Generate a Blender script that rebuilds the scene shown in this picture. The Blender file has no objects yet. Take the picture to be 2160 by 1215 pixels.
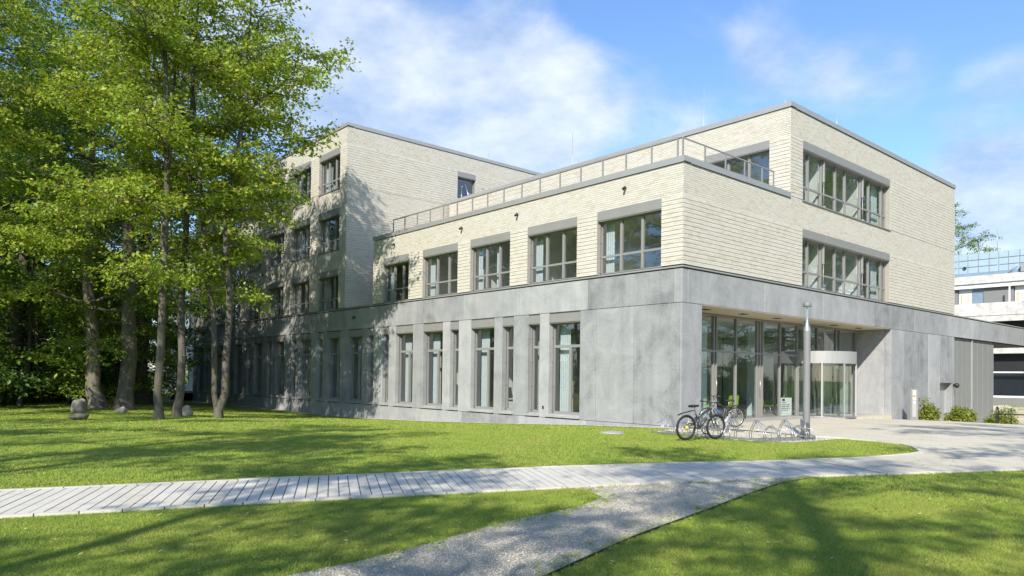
import bpy, bmesh, math, random
import numpy as np
from mathutils import Vector, Matrix
R = math.radians
rng = np.random.default_rng(7); random.seed(7)
scene = bpy.context.scene
C = scene.collection

# ------------------------------------------------------------------ camera
cam_d = bpy.data.cameras.new('camera'); cam = bpy.data.objects.new('camera', cam_d); C.objects.link(cam)
CAM = Vector((14.683, -20.339, 1.647))
yaw, pit, rol = R(48.93), R(0.846), R(0.726)
f_ = Vector((-math.sin(yaw)*math.cos(pit), math.cos(yaw)*math.cos(pit), math.sin(pit)))
r_ = Vector((math.cos(yaw), math.sin(yaw), 0)); u_ = r_.cross(f_)
r2 = r_*math.cos(rol) + u_*math.sin(rol); u2 = -r_*math.sin(rol) + u_*math.cos(rol)
cam.matrix_world = Matrix(((r2.x, u2.x, -f_.x, CAM.x), (r2.y, u2.y, -f_.y, CAM.y), (r2.z, u2.z, -f_.z, CAM.z), (0, 0, 0, 1)))
cam_d.sensor_width = 36; cam_d.lens = 1538.1/2160*36; cam_d.shift_y = 165.17/2160
cam_d.clip_start = 0.1; cam_d.clip_end = 6000
scene.camera = cam

# ------------------------------------------------------------------ world, sun, exposure
SUN_AZ = Vector((0.55, -0.835, 0)); SUN_EL = R(33.5)
w = bpy.data.worlds.new('World'); scene.world = w; w.use_nodes = True
nt = w.node_tree; N = nt.nodes; L = nt.links; N.clear()
def nd(tree, t, **k):
    n = tree.nodes.new(t)
    for a, b in k.items():
        if a == 'i':
            for kk, vv in b.items(): n.inputs[kk].default_value = vv
        else: setattr(n, a, b)
    return n
out = nd(nt, 'ShaderNodeOutputWorld'); bg = nd(nt, 'ShaderNodeBackground', i={'Strength': 0.132})
sky = nd(nt, 'ShaderNodeTexSky', sky_type='NISHITA', sun_disc=False, sun_elevation=SUN_EL, sun_rotation=R(146.6),
         altitude=50, air_density=1.25, dust_density=0.35, ozone_density=3.0)
tc = nd(nt, 'ShaderNodeTexCoord')
mp = nd(nt, 'ShaderNodeMapping', i={'Scale': (1, 1, 1.9), 'Location': (0.35, 0.1, 0.2)})
n1 = nd(nt, 'ShaderNodeTexNoise', i={'Scale': 3.1, 'Detail': 9.0, 'Roughness': 0.56, 'Distortion': 0.35})
L.new(tc.outputs['Generated'], mp.inputs['Vector']); L.new(mp.outputs['Vector'], n1.inputs['Vector'])
def blob(px, py, rad, amp):
    # a cloud bank of the real sky: direction and angular radius
    d = (f_ + r2*((px-1080)/1538.1) - u2*((py-607.5-165.17)/1538.1)).normalized()
    dp = nd(nt, 'ShaderNodeVectorMath', operation='DOT_PRODUCT'); dp.inputs[1].default_value = d
    L.new(tc.outputs['Generated'], dp.inputs[0])
    m = nd(nt, 'ShaderNodeMapRange', interpolation_type='SMOOTHERSTEP')
    m.inputs['From Min'].default_value = math.cos(rad); m.inputs['From Max'].default_value = math.cos(rad*0.15)
    m.inputs['To Min'].default_value = 0; m.inputs['To Max'].default_value = amp
    L.new(dp.outputs['Value'], m.inputs['Value']); return m.outputs['Result']
ncx = nd(nt, 'ShaderNodeMath', operation='MULTIPLY_ADD', i={1: 1.45, 2: -.225}); L.new(n1.outputs['Fac'], ncx.inputs[0]); acc = ncx.outputs[0]
for b in [(860, 90, .26, .17), (1000, 260, .22, .19), (1200, 260, .14, .15), (640, 40, .18, .12), (1390, 260, .08, .12), (1680, 70, .10, .17), (1850, 165, .08, .13),
          (2150, 260, .11, .17), (2080, 370, .10, .16), (700, 230, .13, .12), (200, 120, .25, .14)]:
    a = nd(nt, 'ShaderNodeMath', operation='ADD'); L.new(acc, a.inputs[0]); L.new(blob(*b), a.inputs[1]); acc = a.outputs[0]
cr = nd(nt, 'ShaderNodeMapRange', interpolation_type='SMOOTHSTEP')
cr.inputs['From Min'].default_value = .505; cr.inputs['From Max'].default_value = .83
L.new(acc, cr.inputs['Value'])
mul = nd(nt, 'ShaderNodeMath', operation='MULTIPLY', i={1: 0.82}); L.new(cr.outputs['Result'], mul.inputs[0])
n2 = nd(nt, 'ShaderNodeTexNoise', i={'Scale': 5.5, 'Detail': 7.0, 'Roughness': 0.6}); L.new(mp.outputs['Vector'], n2.inputs['Vector'])
cc = nd(nt, 'ShaderNodeValToRGB'); cc.color_ramp.elements[0].position = .36; cc.color_ramp.elements[0].color = (.40, .53, .76, 1); cc.color_ramp.elements[1].position = .66; cc.color_ramp.elements[1].color = (.90, .95, 1.0, 1)
L.new(n2.outputs['Fac'], cc.inputs[0])
csc = nd(nt, 'ShaderNodeVectorMath', operation='SCALE'); csc.inputs['Scale'].default_value = 5.6; L.new(cc.outputs[0], csc.inputs[0])
stn = nd(nt, 'ShaderNodeVectorMath', operation='MULTIPLY'); stn.inputs[1].default_value = (.77, .895, 1.10); L.new(sky.outputs[0], stn.inputs[0])
mix = nd(nt, 'ShaderNodeMix', data_type='RGBA'); L.new(csc.outputs[0], mix.inputs[7])
L.new(mul.outputs[0], mix.inputs[0]); L.new(stn.outputs[0], mix.inputs[6])
L.new(mix.outputs[2], bg.inputs['Color']); L.new(bg.outputs[0], out.inputs['Surface'])
sd = bpy.data.lights.new('sun', 'SUN'); sd.energy = 4.2; sd.angle = R(0.53); sd.color = (1.0, 0.94, 0.84)
so = bpy.data.objects.new('sun', sd); C.objects.link(so)
sdir = Vector((SUN_AZ.x*math.cos(SUN_EL), SUN_AZ.y*math.cos(SUN_EL), math.sin(SUN_EL)))
so.rotation_euler = sdir.to_track_quat('Z', 'Y').to_euler(); so.location = (20, -30, 30)
vs = scene.view_settings; vs.view_transform = 'Standard'; vs.look = 'None'; vs.exposure = 0.66; vs.gamma = 1; vs.use_curve_mapping = False
scene.cycles.max_bounces = 8; scene.cycles.diffuse_bounces = 3; scene.cycles.glossy_bounces = 4
scene.cycles.transmission_bounces = 4; scene.cycles.transparent_max_bounces = 16
scene.cycles.sample_clamp_indirect = 6; scene.cycles.caustics_reflective = False; scene.cycles.caustics_refractive = False

# ------------------------------------------------------------------ helpers
def tag(o, label=None, cat=None, group=None, kind=None):
    if label: o['label'] = label
    if cat: o['category'] = cat
    if group: o['group'] = group
    if kind: o['kind'] = kind
    return o
def link(name, data, parent=None, loc=None, rz=0):
    o = bpy.data.objects.new(name, data); C.objects.link(o)
    if parent: o.parent = parent
    if loc is not None: o.location = loc
    if rz: o.rotation_euler = (0, 0, rz)
    return o
def empty(name, loc=(0, 0, 0), rz=0):
    o = link(name, None, None, loc, rz); o.empty_display_size = .2; return o
def np_mesh(name, V, F, smooth=False):
    V = np.asarray(V, dtype=np.float32); F = np.asarray(F, dtype=np.int32); k = F.shape[1]
    me = bpy.data.meshes.new(name); me.vertices.add(len(V)); me.vertices.foreach_set('co', V.ravel())
    me.loops.add(F.size); me.loops.foreach_set('vertex_index', F.ravel())
    me.polygons.add(len(F)); me.polygons.foreach_set('loop_start', np.arange(0, F.size, k, dtype=np.int32))
    me.polygons.foreach_set('loop_total', np.full(len(F), k, dtype=np.int32))
    me.polygons.foreach_set('use_smooth', np.full(len(F), smooth, dtype=bool))
    me.update(calc_edges=True); return me
class MB:
    def __init__(s): s.v = []; s.f = []; s.sm = []
    def quad(s, a, b, c, d):
        i = len(s.v); s.v += [tuple(a), tuple(b), tuple(c), tuple(d)]; s.f.append((i, i+1, i+2, i+3)); s.sm.append(False); return s
    def box(s, x0, x1, y0, y1, z0, z1):
        i = len(s.v)
        s.v += [(x0, y0, z0), (x1, y0, z0), (x1, y1, z0), (x0, y1, z0), (x0, y0, z1), (x1, y0, z1), (x1, y1, z1), (x0, y1, z1)]
        s.f += [(i, i+3, i+2, i+1), (i+4, i+5, i+6, i+7), (i, i+1, i+5, i+4), (i+1, i+2, i+6, i+5), (i+2, i+3, i+7, i+6), (i+3, i, i+4, i+7)]
        s.sm += [False]*6; return s
    def bar(s, a, b, wd, ht, up=(0, 0, 1)):
        a = Vector(a); b = Vector(b); d = (b-a).normalized(); up = Vector(up)
        sd = d.cross(up)
        if sd.length < 1e-4: sd = d.cross(Vector((1, 0, 0)))
        sd.normalize(); u = sd.cross(d); i = len(s.v)
        for p in (a, b):
            for (q, r) in ((-1, -1), (1, -1), (1, 1), (-1, 1)): s.v.append(tuple(p + sd*(q*wd/2) + u*(r*ht/2)))
        s.f += [(i, i+1, i+2, i+3), (i+7, i+6, i+5, i+4)] + [(i+k, i+4+k, i+4+(k+1) % 4, i+(k+1) % 4) for k in range(4)]
        s.sm += [False]*6; return s
    def tube(s, pts, rad, n=8, closed=False, cap=True):
        pts = [Vector(p) for p in pts]; m = len(pts)
        if not hasattr(rad, '__len__'): rad = [rad]*m
        i0 = len(s.v); ref = None
        for k, p in enumerate(pts):
            if closed: t = pts[(k+1) % m] - pts[k-1]
            else: t = pts[min(k+1, m-1)] - pts[max(k-1, 0)]
            t.normalize()
            if ref is None:
                ref = t.cross(Vector((0, 0, 1)))
                if ref.length < .1: ref = t.cross(Vector((0, 1, 0)))
            ref = (ref - t*ref.dot(t)).normalized(); b = t.cross(ref)
            for j in range(n):
                a = 2*math.pi*j/n; s.v.append(tuple(p + (ref*math.cos(a) + b*math.sin(a))*rad[k]))
        for k in range(m if closed else m-1):
            a = i0 + k*n; b = i0 + ((k+1) % m)*n
            for j in range(n): s.f.append((a+j, a+(j+1) % n, b+(j+1) % n, b+j)); s.sm.append(True)
        if cap and not closed:
            s.f.append(tuple(i0+j for j in range(n))[::-1]); s.f.append(tuple(i0+(m-1)*n+j for j in range(n))); s.sm += [False]*2
        return s
    def lathe(s, prof, n=20, c=(0, 0, 0)):
        i0 = len(s.v)
        for (r, z) in prof:
            for j in range(n):
                a = 2*math.pi*j/n; s.v.append((c[0]+r*math.cos(a), c[1]+r*math.sin(a), c[2]+z))
        for k in range(len(prof)-1):
            for j in range(n): s.f.append((i0+k*n+j, i0+k*n+(j+1) % n, i0+(k+1)*n+(j+1) % n, i0+(k+1)*n+j)); s.sm.append(True)
        return s
    def prism(s, poly, z0, z1):
        i = len(s.v); n = len(poly)
        s.v += [(p[0], p[1], z0) for p in poly] + [(p[0], p[1], z1) for p in poly]
        s.f += [tuple(range(i, i+n))[::-1], tuple(range(i+n, i+2*n))] + [(i+k, i+(k+1) % n, i+n+(k+1) % n, i+n+k) for k in range(n)]
        s.sm += [False]*(n+2); return s
    def mesh(s, name):
        me = bpy.data.meshes.new(name); me.from_pydata(s.v, [], s.f)
        if any(s.sm): me.polygons.foreach_set('use_smooth', s.sm)
        me.update(); return me
    def build(s, name, mat, parent=None, loc=None, rz=0):
        me = s.mesh(name); me.materials.append(mat); return link(name, me, parent, loc, rz)
def copy_tree(o, parent=None):
    c = o.copy(); C.objects.link(c); c.parent = parent
    for ch in list(o.children): copy_tree(ch, c)
    return c

# ------------------------------------------------------------------ materials
def mat(name):
    m = bpy.data.materials.new(name); m.use_nodes = True; t = m.node_tree; t.nodes.clear()
    o = t.nodes.new('ShaderNodeOutputMaterial'); return m, t, o
def ramp(t, fac, stops):
    n = t.nodes.new('ShaderNodeValToRGB'); e = n.color_ramp.elements
    e[0].position, e[0].color = stops[0][0], (*stops[0][1], 1); e[1].position, e[1].color = stops[-1][0], (*stops[-1][1], 1)
    for p, c in stops[1:-1]: x = e.new(p); x.color = (*c, 1)
    t.links.new(fac, n.inputs['Fac']); return n.outputs['Color']
def noise(t, scale, detail=4, rough=.55, stretch=None, coord='Object', dist=0):
    tc = t.nodes.new('ShaderNodeTexCoord'); v = tc.outputs[coord]
    if stretch:
        m = t.nodes.new('ShaderNodeMapping'); m.inputs['Scale'].default_value = stretch; t.links.new(v, m.inputs['Vector']); v = m.outputs['Vector']
    n = t.nodes.new('ShaderNodeTexNoise'); n.inputs['Scale'].default_value = scale; n.inputs['Detail'].default_value = detail
    n.inputs['Roughness'].default_value = rough; n.inputs['Distortion'].default_value = dist
    t.links.new(v, n.inputs['Vector']); return n.outputs['Fac']
def math_(t, op, a, b):
    n = t.nodes.new('ShaderNodeMath'); n.operation = op
    for k, x in enumerate((a, b)):
        if isinstance(x, (int, float)): n.inputs[k].default_value = x
        else: t.links.new(x, n.inputs[k])
    return n.outputs[0]
def mixc(t, fac, a, b, mode='MIX'):
    n = t.nodes.new('ShaderNodeMix'); n.data_type = 'RGBA'; n.blend_type = mode
    for k, x in ((0, fac), (6, a), (7, b)):
        if isinstance(x, (int, float)): n.inputs[k].default_value = x
        elif isinstance(x, tuple): n.inputs[k].default_value = (*x, 1)
        else: t.links.new(x, n.inputs[k])
    return n.outputs[2]
def finish(m, t, o, col, rough=.7, metal=0, bump=None, bstr=.3, bdist=.01, spec=.5):
    b = t.nodes.new('ShaderNodeBsdfPrincipled')
    if isinstance(col, tuple): b.inputs['Base Color'].default_value = (*col, 1)
    else: t.links.new(col, b.inputs['Base Color'])
    if isinstance(rough, (int, float)): b.inputs['Roughness'].default_value = rough
    else: t.links.new(rough, b.inputs['Roughness'])
    b.inputs['Metallic'].default_value = metal; b.inputs['Specular IOR Level'].default_value = spec
    if bump is not None:
        n = t.nodes.new('ShaderNodeBump'); n.inputs['Strength'].default_value = bstr; n.inputs['Distance'].default_value = bdist
        t.links.new(bump, n.inputs['Height']); t.links.new(n.outputs[0], b.inputs['Normal'])
    t.links.new(b.outputs[0], o.inputs['Surface']); return m
def plain(name, col, rough=.6, metal=0, var=.12, scale=3, bs=0, spec=.5):
    m, t, o = mat(name); n = noise(t, scale, 5)
    c = ramp(t, n, [(.25, tuple(x*(1-var) for x in col)), (.75, tuple(min(1, x*(1+var)) for x in col))])
    bm = noise(t, scale*25, 3) if bs else None
    return finish(m, t, o, c, rough, metal, bm, bs, .003, spec)
def obj_rand(t):
    return t.nodes.new('ShaderNodeObjectInfo').outputs['Random']
def isl_rand(t):
    return t.nodes.new('ShaderNodeNewGeometry').outputs['Random Per Island']

def make_brick():
    m, t, o = mat('brick')
    rnd = math_(t, 'FRACT', math_(t, 'ADD', isl_rand(t), math_(t, 'MULTIPLY', obj_rand(t), 7.31)), 0)
    c = ramp(t, rnd, [(0, (.50, .45, .345)), (.15, (.56, .53, .455)), (.40, (.605, .585, .525)), (.58, (.56, .52, .43)), (.78, (.60, .575, .505)), (.92, (.51, .455, .345)), (1, (.63, .615, .57))])
    c = mixc(t, .2, c, ramp(t, noise(t, 26, 4, .6), [(.3, (.440, .396, .308)), (.7, (.616, .590, .528))]))
    c = mixc(t, math_(t, 'MULTIPLY', noise(t, .5, 3), .16), c, (.50, .465, .40))
    return finish(m, t, o, c, .8, 0, noise(t, 90, 3), .35, .006, .3)
def make_concrete(name, dark=1.0):
    m, t, o = mat(name)
    big = noise(t, .9, 9, .68, None, dist=.6); st = noise(t, 1.6, 6, .6, (1.6, 1.6, .22)); fine = noise(t, 14, 6, .7)
    k = math_(t, 'ADD', math_(t, 'MULTIPLY', big, .50), math_(t, 'MULTIPLY', st, .24)); k = math_(t, 'ADD', k, math_(t, 'MULTIPLY', fine, .26))
    k = math_(t, 'ADD', k, math_(t, 'MULTIPLY', math_(t, 'SUBTRACT', obj_rand(t), .5), .17))
    d = dark
    c = ramp(t, k, [(.33, (.175*d, .18*d, .183*d)), (.44, (.275*d, .28*d, .283*d)), (.53, (.325*d, .33*d, .333*d)), (.64, (.40*d, .402*d, .40*d))])
    tie = math_(t, 'GREATER_THAN', noise(t, 6, 2, .4, (1, 1, .06)), .66); c = mixc(t, math_(t, 'MULTIPLY', tie, .10), c, (.20, .20, .195))
    return finish(m, t, o, c, .75, 0, fine, .25, .004, .35)
def make_glass(name, tint=(.90, .94, .93), refl=.19, rough=0.0):
    m, t, o = mat(name)
    tr = t.nodes.new('ShaderNodeBsdfTransparent'); tr.inputs['Color'].default_value = (*tint, 1)
    gl = t.nodes.new('ShaderNodeBsdfGlossy'); gl.inputs['Roughness'].default_value = rough; gl.inputs['Color'].default_value = (.95, .97, 1, 1)
    lw = t.nodes.new('ShaderNodeLayerWeight'); lw.inputs['Blend'].default_value = .5
    wv = t.nodes.new('ShaderNodeBump'); wv.inputs['Strength'].default_value = .02; wv.inputs['Distance'].default_value = .02
    t.links.new(noise(t, .9, 1), wv.inputs['Height']); t.links.new(wv.outputs[0], gl.inputs['Normal'])
    k = math_(t, 'ADD', math_(t, 'MULTIPLY', math_(t, 'POWER', lw.outputs['Facing'], 3.2), .8), refl)
    mx = t.nodes.new('ShaderNodeMixShader'); t.links.new(k, mx.inputs[0]); t.links.new(tr.outputs[0], mx.inputs[1]); t.links.new(gl.outputs[0], mx.inputs[2])
    t.links.new(mx.outputs[0], o.inputs['Surface']); return m
def make_leaf(name, stops, trans=.35, gloss=.45):
    m, t, o = mat(name)
    rnd = math_(t, 'FRACT', math_(t, 'ADD', isl_rand(t), math_(t, 'MULTIPLY', obj_rand(t), .35)), 0)
    c = ramp(t, rnd, stops)
    c = mixc(t, math_(t, 'MULTIPLY', noise(t, .45, 3), .55), c, stops[len(stops)//2][1])
    pb = t.nodes.new('ShaderNodeBsdfPrincipled'); t.links.new(c, pb.inputs['Base Color']); pb.inputs['Roughness'].default_value = gloss; pb.inputs['Specular IOR Level'].default_value = .35
    tl = t.nodes.new('ShaderNodeBsdfTranslucent'); t.links.new(mixc(t, 1.0, c, (1.25, 1.2, .55), 'MULTIPLY'), tl.inputs['Color'])
    mx = t.nodes.new('ShaderNodeMixShader'); mx.inputs[0].default_value = trans
    t.links.new(pb.outputs[0], mx.inputs[1]); t.links.new(tl.outputs[0], mx.inputs[2]); t.links.new(mx.outputs[0], o.inputs['Surface']); return m
def make_bark(name, col, moss=.3):
    m, t, o = mat(name)
    n = noise(t, 5, 7, .65, (1.5, 1.5, .35)); c = ramp(t, n, [(.3, tuple(x*.5 for x in col)), (.55, col), (.75, tuple(x*1.35 for x in col))])
    mk = math_(t, 'MULTIPLY', math_(t, 'GREATER_THAN', noise(t, 1.7, 5, .7), .56), moss)
    c = mixc(t, mk, c, (.11, .13, .035))
    return finish(m, t, o, c, .9, 0, noise(t, 22, 5, .6, (1.5, 1.5, .4)), .7, .03, .2)
def make_grass():
    m, t, o = mat('grass_blades')
    c = ramp(t, isl_rand(t), [(0, (.15, .26, .025)), (.4, (.285, .405, .048)), (.75, (.385, .475, .07)), (.93, (.50, .50, .13)), (1, (.58, .52, .23))])
    c = mixc(t, math_(t, 'MULTIPLY', ramp(t, noise(t, .5, 5, .6), [(.45, (0, 0, 0)), (.68, (1, 1, 1))]), .5), c, (.43, .41, .10))
    c = mixc(t, math_(t, 'MULTIPLY', ramp(t, noise(t, 1.3, 4, .6), [(.52, (0, 0, 0)), (.66, (1, 1, 1))]), .4), c, (.15, .28, .04))
    pb = t.nodes.new('ShaderNodeBsdfPrincipled'); t.links.new(c, pb.inputs['Base Color']); pb.inputs['Roughness'].default_value = .55; pb.inputs['Specular IOR Level'].default_value = .3
    tl = t.nodes.new('ShaderNodeBsdfTranslucent'); t.links.new(c, tl.inputs['Color'])
    gm = t.nodes.new('ShaderNodeNewGeometry'); ad = t.nodes.new('ShaderNodeVectorMath'); ad.operation = 'ADD'; ad.inputs[1].default_value = (0, 0, 1.1); t.links.new(gm.outputs['Normal'], ad.inputs[0])
    no = t.nodes.new('ShaderNodeVectorMath'); no.operation = 'NORMALIZE'; t.links.new(ad.outputs[0], no.inputs[0]); t.links.new(no.outputs[0], pb.inputs['Normal'])
    mx = t.nodes.new('ShaderNodeMixShader'); mx.inputs[0].default_value = .28
    t.links.new(pb.outputs[0], mx.inputs[1]); t.links.new(tl.outputs[0], mx.inputs[2]); t.links.new(mx.outputs[0], o.inputs['Surface']); return m
def make_ground():
    m, t, o = mat('lawn_ground')
    n = noise(t, 1.1, 8, .7); f = noise(t, 30, 6, .75)
    c = ramp(t, math_(t, 'ADD', math_(t, 'MULTIPLY', n, .5), math_(t, 'MULTIPLY', f, .5)), [(.35, (.13, .19, .025)), (.5, (.22, .31, .042)), (.65, (.31, .37, .07))])
    mow = noise(t, 2.2, 4, .6, (.16, 1.5, 1)); c = mixc(t, math_(t, 'MULTIPLY', mow, .4), c, (.27, .30, .065))
    return finish(m, t, o, c, .9, 0, f, .9, .05, .1)
def make_stone(name, a, b, scale=6, bs=.5):
    m, t, o = mat(name); n = noise(t, scale, 8, .7); c = ramp(t, n, [(.3, a), (.7, b)])
    return finish(m, t, o, c, .85, 0, noise(t, scale*5, 6, .7), bs, .02, .25)
def make_paving():
    m, t, o = mat('paving'); n = noise(t, .7, 8, .65); f = noise(t, 40, 4, .7)
    tcn = t.nodes.new('ShaderNodeTexCoord'); mpn = t.nodes.new('ShaderNodeMapping'); mpn.inputs['Rotation'].default_value = (0, 0, R(-18.5))
    br = t.nodes.new('ShaderNodeTexBrick'); br.inputs['Scale'].default_value = 1.0; br.inputs['Brick Width'].default_value = .5; br.inputs['Row Height'].default_value = .25
    br.inputs['Mortar Size'].default_value = .006; br.inputs['Color1'].default_value = (1, 1, 1, 1); br.inputs['Color2'].default_value = (.955, .955, .955, 1); br.inputs['Mortar'].default_value = (.84, .82, .78, 1)
    t.links.new(tcn.outputs['Object'], mpn.inputs[0]); t.links.new(mpn.outputs[0], br.inputs['Vector'])
    c = ramp(t, math_(t, 'ADD', math_(t, 'MULTIPLY', n, .6), math_(t, 'MULTIPLY', f, .4)), [(.3, (.46, .415, .32)), (.5, (.60, .545, .42)), (.7, (.67, .62, .50))])
    c = mixc(t, 1.0, c, br.outputs['Color'], 'MULTIPLY')
    sp = math_(t, 'GREATER_THAN', noise(t, 9, 3, .6), .72); c = mixc(t, math_(t, 'MULTIPLY', sp, .35), c, (.225, .198, .135))
    return finish(m, t, o, c, .8, 0, f, .2, .004, .3)
def make_slab():
    m, t, o = mat('paving_slab'); n = noise(t, 2.2, 8, .7); f = noise(t, 60, 4, .7)
    k = math_(t, 'ADD', math_(t, 'MULTIPLY', n, .55), math_(t, 'MULTIPLY', f, .3)); k = math_(t, 'ADD', k, math_(t, 'MULTIPLY', obj_rand(t), .14))
    c = ramp(t, k, [(.32, (.47, .435, .36)), (.5, (.60, .56, .475)), (.68, (.67, .635, .56))])
    return finish(m, t, o, c, .8, 0, f, .25, .004, .3)
M = {}
M['brick'] = make_brick()
M['mortar'] = plain('mortar', (.36, .335, .285), .9, 0, .1, 6, .2)
M['concrete'] = make_concrete('concrete_panel'); M['joint'] = plain('joint', (.07, .07, .068), .9)
M['soffit'] = plain('soffit', (.66, .58, .42), .7, 0, .05, 2)
M['frame'] = plain('window_frame', (.27, .265, .25), .45, .1, .06, 2, 0, .5)
M['coping'] = plain('coping_metal', (.387, .383, .370), .4, .3, .05, 1.5)
M['steel'] = plain('galvanised_steel', (.50, .51, .52), .38, .85, .15, 12)
M['pole'] = plain('painted_pole', (.20, .20, .20), .6, .0, .08, 4)
M['dark'] = plain('dark_metal', (.035, .037, .04), .45, .3)
M['black'] = plain('black_rubber', (.018, .018, .019), .7)
M['white'] = plain('white_paint', (.78, .78, .76), .6, 0, .04)
M['room'] = plain('room_wall', (.74, .74, .72), .85, 0, .05)
M['roomfloor'] = plain('room_floor', (.42, .40, .36), .5)
M['curtain'] = plain('curtain', (.52, .56, .59), .9, 0, .06, 6)
M['glass'] = make_glass('window_glass'); M['lobby_glass'] = make_glass('lobby_glass', (.78, .84, .81), .11)
M['clear'] = make_glass('lamp_glass', (.93, .95, .95), .05)
M['roof'] = plain('roof_gravel', (.3, .29, .27), .9, 0, .2, 8)
M['louvre'] = plain('louvre_metal', (.34, .335, .32), .45, .4, .05, 2)
M['bark'] = make_bark('grey_bark', (.125, .112, .092), .3); M['bark_moss'] = make_bark('mossy_bark', (.20, .175, .14), .8); M['bark_dark'] = make_bark('dark_bark', (.085, .075, .06), .5)
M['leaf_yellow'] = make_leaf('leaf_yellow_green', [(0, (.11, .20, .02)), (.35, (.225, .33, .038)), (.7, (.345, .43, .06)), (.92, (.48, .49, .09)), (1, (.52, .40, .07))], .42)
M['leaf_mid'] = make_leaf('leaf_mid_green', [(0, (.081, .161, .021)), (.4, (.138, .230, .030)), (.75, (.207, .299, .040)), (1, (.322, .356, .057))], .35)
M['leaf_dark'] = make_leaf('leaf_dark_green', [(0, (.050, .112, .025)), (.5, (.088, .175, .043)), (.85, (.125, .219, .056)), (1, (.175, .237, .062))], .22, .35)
M['leaf_shrub'] = make_leaf('leaf_shrub', [(0, (.11, .16, .02)), (.5, (.19, .23, .03)), (1, (.33, .32, .07))], .25, .4)
M['grass'] = make_grass(); M['ground'] = make_ground()
M['paving'] = make_paving(); M['slab'] = make_slab()
M['gravel'] = make_stone('gravel_bed', (.33, .295, .23), (.58, .53, .43), 45, .8)
M['bedding'] = plain('bedding', (.10, .095, .07), .95, 0, .3, 20)
def make_pebble():
    m, t, o = mat('pebble'); return finish(m, t, o, ramp(t, isl_rand(t), [(0, (.36, .32, .25)), (.4, (.52, .475, .38)), (.8, (.60, .555, .455)), (1, (.68, .645, .56))]), .85)
M['pebble'] = make_pebble()
def make_litter():
    m, t, o = mat('fallen_leaf'); return finish(m, t, o, ramp(t, isl_rand(t), [(0, (.16, .09, .03)), (.4, (.34, .24, .06)), (.8, (.46, .38, .12)), (1, (.5, .46, .3))]), .8)
M['litter'] = make_litter()
M['boulder'] = make_stone('boulder', (.15, .135, .115), (.36, .34, .30), 4, .8); M['boulder_moss'] = make_stone('mossy_boulder', (.06, .06, .03), (.27, .24, .19), 4, .8)
M['old_white'] = make_stone('weathered_white', (.40, .385, .35), (.72, .71, .67), 2.2, .2); M['old_panel'] = make_stone('dark_pebble_panel', (.12, .12, .118), (.33, .33, .32), 30, .5)
M['container'] = plain('pale_blue_sheet', (.36, .47, .54), .5, .1, .07, 2); M['blue_dark'] = plain('blue_trim', (.20, .27, .33), .5)
M['chair_green'] = plain('green_shell', (.30, .46, .03), .4, 0, .05); M['pale_blue'] = plain('pale_column', (.62, .72, .74), .6, 0, .03)
M['wood'] = plain('bench_wood', (.33, .30, .22), .7, 0, .2, 10)
M['yellow'] = plain('yellow_cloth', (.46, .44, .10), .7); M['bike_blue'] = plain('bike_blue', (.05, .16, .5), .35); M['bike_grey'] = plain('bike_grey', (.06, .066, .072), .32, .3)
M['bike_silver'] = plain('bike_silver', (.5, .51, .53), .3, .7); M['reflector'] = plain('reflector', (.6, .5, .04), .4)
M['poster'] = plain('poster_ochre', (.5, .4, .08), .7, 0, .3, 8)

# ------------------------------------------------------------------ terrain
def g(x, y):
    x = np.asarray(x, float); y = np.asarray(y, float)
    zl = np.interp(-x, [-1, 0, 4.2, 9.6, 15, 19.4, 25, 32, 60], [0, -.01, -.14, -.37, -.57, -.69, -.78, -.74, -.7])
    wy = np.interp(y, [-10, -1], [.35, 1])
    zr = np.interp(y, [10, 14, 17, 20, 26, 40], [0, -.08, -.19, -.30, -.77, -.95]) * np.clip((x+3)/2, 0, 1)
    return zl*wy + zr
def G(x, y): return float(g(x, y))
def grid_ground():
    xs = np.concatenate([[-2500, -1200, -600, -300, -160, -100, -75], np.arange(-60, 41, 1.25), [55, 80, 120, 200, 400, 800, 1600, 2500]])
    ys = np.concatenate([[-2500, -1200, -600, -300, -150, -90, -60], np.arange(-45, 56, 1.25), [70, 100, 160, 300, 600, 1200, 2500]])
    X, Y = np.meshgrid(xs, ys, indexing='ij'); V = np.stack([X, Y, g(X, Y)], -1).reshape(-1, 3)
    nx, ny = len(xs), len(ys); i, j = np.meshgrid(np.arange(nx-1), np.arange(ny-1), indexing='ij'); a = (i*ny+j).ravel()
    F = np.stack([a, a+ny, a+ny+1, a+1], 1); return np_mesh('ground', V, F, True)
me = grid_ground(); me.materials.append(M['ground']); ground = link('ground', me); tag(ground, kind='structure')
def sheet(name, poly, off, m, step=1.5, parent=None):
    bm = bmesh.new(); vs = [bm.verts.new((p[0], p[1], 0)) for p in poly]; bm.faces.new(vs)
    for ax in (0, 1):
        lo = min(p[ax] for p in poly); hi = max(p[ax] for p in poly); k = lo+step
        while k < hi:
            co = [0, 0, 0]; co[ax] = k; no = [0, 0, 0]; no[ax] = 1
            bmesh.ops.bisect_plane(bm, geom=bm.verts[:]+bm.edges[:]+bm.faces[:], plane_co=co, plane_no=no); k += step
    for v in bm.verts: v.co.z = G(v.co.x, v.co.y)+off
    bmesh.ops.recalc_face_normals(bm, faces=bm.faces[:])
    if sum(f.normal.z for f in bm.faces) < 0: bmesh.ops.reverse_faces(bm, faces=bm.faces[:])
    me = bpy.data.meshes.new(name); bm.to_mesh(me); bm.free(); me.materials.append(m); return link(name, me, parent)
def inpoly(x, y, poly):
    inside = np.zeros(len(x), bool); n = len(poly)
    for k in range(n):
        x1, y1 = poly[k]; x2, y2 = poly[(k+1) % n]
        c = ((y1 > y) != (y2 > y)) & (x < (x2-x1)*(y-y1)/((y2-y1) or 1e-9)+x1); inside ^= c
    return inside
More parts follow.
